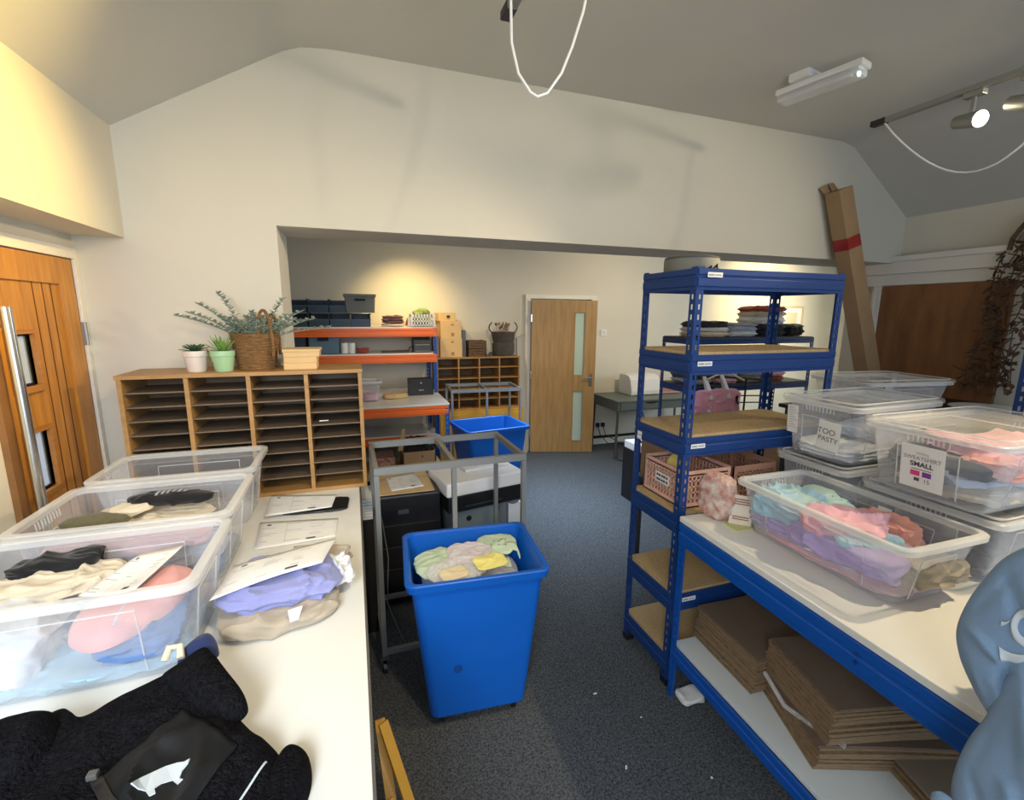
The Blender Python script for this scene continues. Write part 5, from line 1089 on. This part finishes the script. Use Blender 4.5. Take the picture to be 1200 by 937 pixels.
CR2 = [(.02, .0, .05, -.16, .012, .012), (.0, -.08, -.02, -.24, .010, -.008), (.07, .03, .10, -.2, .012, -.014), (.03, -.2, .08, -.36, .012, .012), (.12, .0, .16, -.25, .012, .014), (-.02, -.22, .03, -.33, .010, -.010), (.2, .0, .22, -.3, .014, -.014), (.14, -.3, .2, -.4, .012, .010), (.26, 0, .27, -.3, .012, .014)]
foldf = lambda x, y: sum(crease(x, y, *c) for c in CR1)
foldg = lambda x, y: sum(crease(x, y, *c) for c in CR2)
m, bvU = both(upo, .042, .035, 201, .006, 8, nr=44, na=280, pw=3, fn=foldf)
up_ = stand(m, -.03).build('body_fabric', BLUSWT, SWT, smooth=True)
loo = [(.03, .03), (.004, -.003), (-.006, -.056), (-.012, -.109), (-.029, -.182), (-.037, -.256), (-.034, -.319), (-.012, -.401), (.062, -.434), (.16, -.42), (.26, -.40), (.31, -.25), (.31, -.08), (.25, .03), (.12, .05)]
m, bvL = both(loo, .055, .025, 205, .008, 6, nr=44, na=260, pw=2.6, fn=foldg)
lo_ = stand(m, -.01).build('sleeve', BLUSWT, SWT, smooth=True)
m = pillow([(-.062, -.318), (-.05, -.298), (-.03, -.30), (.02, -.33), (.02, -.38), (-.02, -.38), (-.05, -.35)], 0, .02, 207, .002, nr=8, na=50, pw=2); stand(m, .02).build('cuff', BLUSWT, SWT, smooth=True)
for i, (h_, lb) in enumerate(((.10, 'lowest folded grey blue garment of the pile behind the steel blue sweatshirt'), (.10, 'middle folded garment of the pile behind the steel blue sweatshirt'), (.09, 'top folded garment of the pile behind the steel blue sweatshirt'))):
    garment(lb, (BLUSWT, GREYF, BLUSWT)[i], (.30, .40, h_), (1.50, .34, BZ+.001+.093*i), -.38, 210+i, amp=.012, layers=3)
def logo(fn_, nu, nv):
    m = M()
    def f(u, v):
        x, y = fn_(u, v); h = bvU.ray_cast(V((x, y, 5)), V((0, 0, -1))); z = h[0].z if h[0] else .04
        return SO+SU*x+V((0, 0, y))+SN*(z-.03+.0025)
    m.grid(f, nu, nv); return m
logo(lambda u, v: (.016+(.015+.0085*v)*cos(u*2*pi), .104+(.021+.016*v)*sin(u*2*pi)), 40, 3).build('white_logo', THREAD, SWT, smooth=True, solid=.0015)
def sw(u, v):
    x = -.010+.050*u; mid = .030-.0*u+.055*u*u; th = .013*(sin(pi*min(1, u*1.15+.12))**.8); return (x-.006*(1-u)*v, mid+th*(v-.5)+.018*(1-u)**3*v)
logo(sw, 24, 4).build('white_swoosh', THREAD, SWT, smooth=True, solid=.0015)
logo(lambda u, v: (-.019+.010*u, .096+.012*u*u+(v-.5)*.010*(1-u*.8)), 10, 2).build('white_logo_hook', THREAD, SWT, smooth=True, solid=.0015)

# ------------------------------------------------------------------ ceiling fittings
CL = T('emergency_light', 'white ceiling batten light with a clear diffuser', 'ceiling light', (2.26, 1.94, 2.88))
d_ = V((2.31, 1.74, 0))-V((2.22, 2.12, 0)); d_.normalize(); s_ = V((d_.y, -d_.x, 0)); c_ = V((2.265, 1.93, 0))
def ob(m, u0, u1, v0, v1, z0, z1): m.loft([[c_+d_*u+s_*v+V((0, 0, z)) for u, v in ((u0, v0), (u1, v0), (u1, v1), (u0, v1))] for z in (z0, z1)])
m = M(); ob(m, -.20, .20, -.05, .05, 2.885, 2.915); m.build('base_tray', WHITE, CL, bevel=.01)
m = M(); ob(m, -.19, .19, -.045, .045, 2.85, 2.885); m.build('diffuser', LEDC, CL, bevel=.014)
m = M(); ob(m, -.12, -.02, -.04, .075, 2.915, 2.953); m.build('mounting_box', WHITE, CL, bevel=.004)
m = M(); m.tube([c_+d_*-.14+V((0, 0, 2.87)), c_+d_*.14+V((0, 0, 2.87))], .012, 10); m.build('lamp_tube', WHITE, CL)
m = M(); m.tube([c_+d_*.165+V((0, 0, 2.865)), c_+d_*.175+V((0, 0, 2.865))], .012, 10); m.build('indicator', mat('green_white_glow', (1, 1, 1), .3, emis=(.8, 1, .9, 3)), CL)
def track(name, label, x, y0, y1, z):
    o = T(name, label, 'track light', (x, (y0+y1)/2, z))
    m = M(); m.bar((x, y0, z), (x, y1-.07, z), .034, .022); m.build('rail', STEEL, o, bevel=.002)
    m = M(); m.bar((x, y1-.07, z), (x, y1, z), .036, .026); m.build('end_cap', BLACK, o, bevel=.003)
    for y in (.55, y0+.3): m = M(); m.tube([(x, y, z+.01), (x, y, ZC+.01)], .004, 6); m.build('suspension_rod', STEEL, o)
    return o
def head(label, x, y, z, aim):
    o = T('track_spotlight', label, 'spotlight', (x, y, z)); m = M(); m.box(x-.018, x+.018, y-.035, y+.035, z-.035, z-.012); m.build('adapter', STEEL, o, bevel=.003)
    m = M(); m.tube([(x, y, z-.03), (x, y, z-.10)], .009, 8); m.build('stem', STEEL, o)
    c = V((x, y, z-.125)); d = (V(aim)-c).normalized(); m = M(); m.tube([c-d*.075, c-d*.07, c-d*.01, c+d*.045], .03, 18, rs=[.02, .026, .03, .034]); h = m.build('lamp_head', STEEL, o, smooth=True)
    m = M(); m.tube([c+d*.0455, c+d*.049], .029, 18); m.build('lamp_face', LED, h); return c+d*.06
track('lighting_track', 'grey lighting track on the right with a black end cap', 2.54, -1.2, 1.84, 2.70)
track('lighting_track', 'lighting track at the top centre of which only the black tip shows', .525, -1.4, 1.635, 2.70)
head('lit track spotlight facing the camera side on the right track', 2.54, 1.42, 2.70, (2.15, .3, 2.3))
head('second lit spotlight further along the right track at the picture edge', 2.54, 1.24, 2.70, (2.3, .2, 2.2))
m = M(); m.tube([V((2.54, 1.78, 2.69)).lerp(V((2.60, 1.1, 2.69)), t)+V((.10*sin(pi*t), 0, -.30*sin(pi*t)**.9)) for t in [i/20 for i in range(21)]], .004, 8); tag(m.build('hanging_cable', WHITE, smooth=True), 'white cable sagging beneath the right lighting track', 'cable')
m = M(); m.tube([(.425, 1.33, 2.955), (.428, 1.32, 2.72), (.432, 1.3, 2.55), (.435, 1.3, 2.45), (.455, 1.3, 2.38), (.49, 1.3, 2.34), (.511, 1.3, 2.332), (.54, 1.3, 2.345), (.58, 1.3, 2.40), (.61, 1.3, 2.47), (.64, 1.3, 2.56), (.67, 1.3, 2.7), (.69, 1.3, 2.955)], .0038, 8); tag(m.build('hanging_cable', WHITE, smooth=True), 'white cable hanging in a loop from the ceiling at the top centre', 'cable')
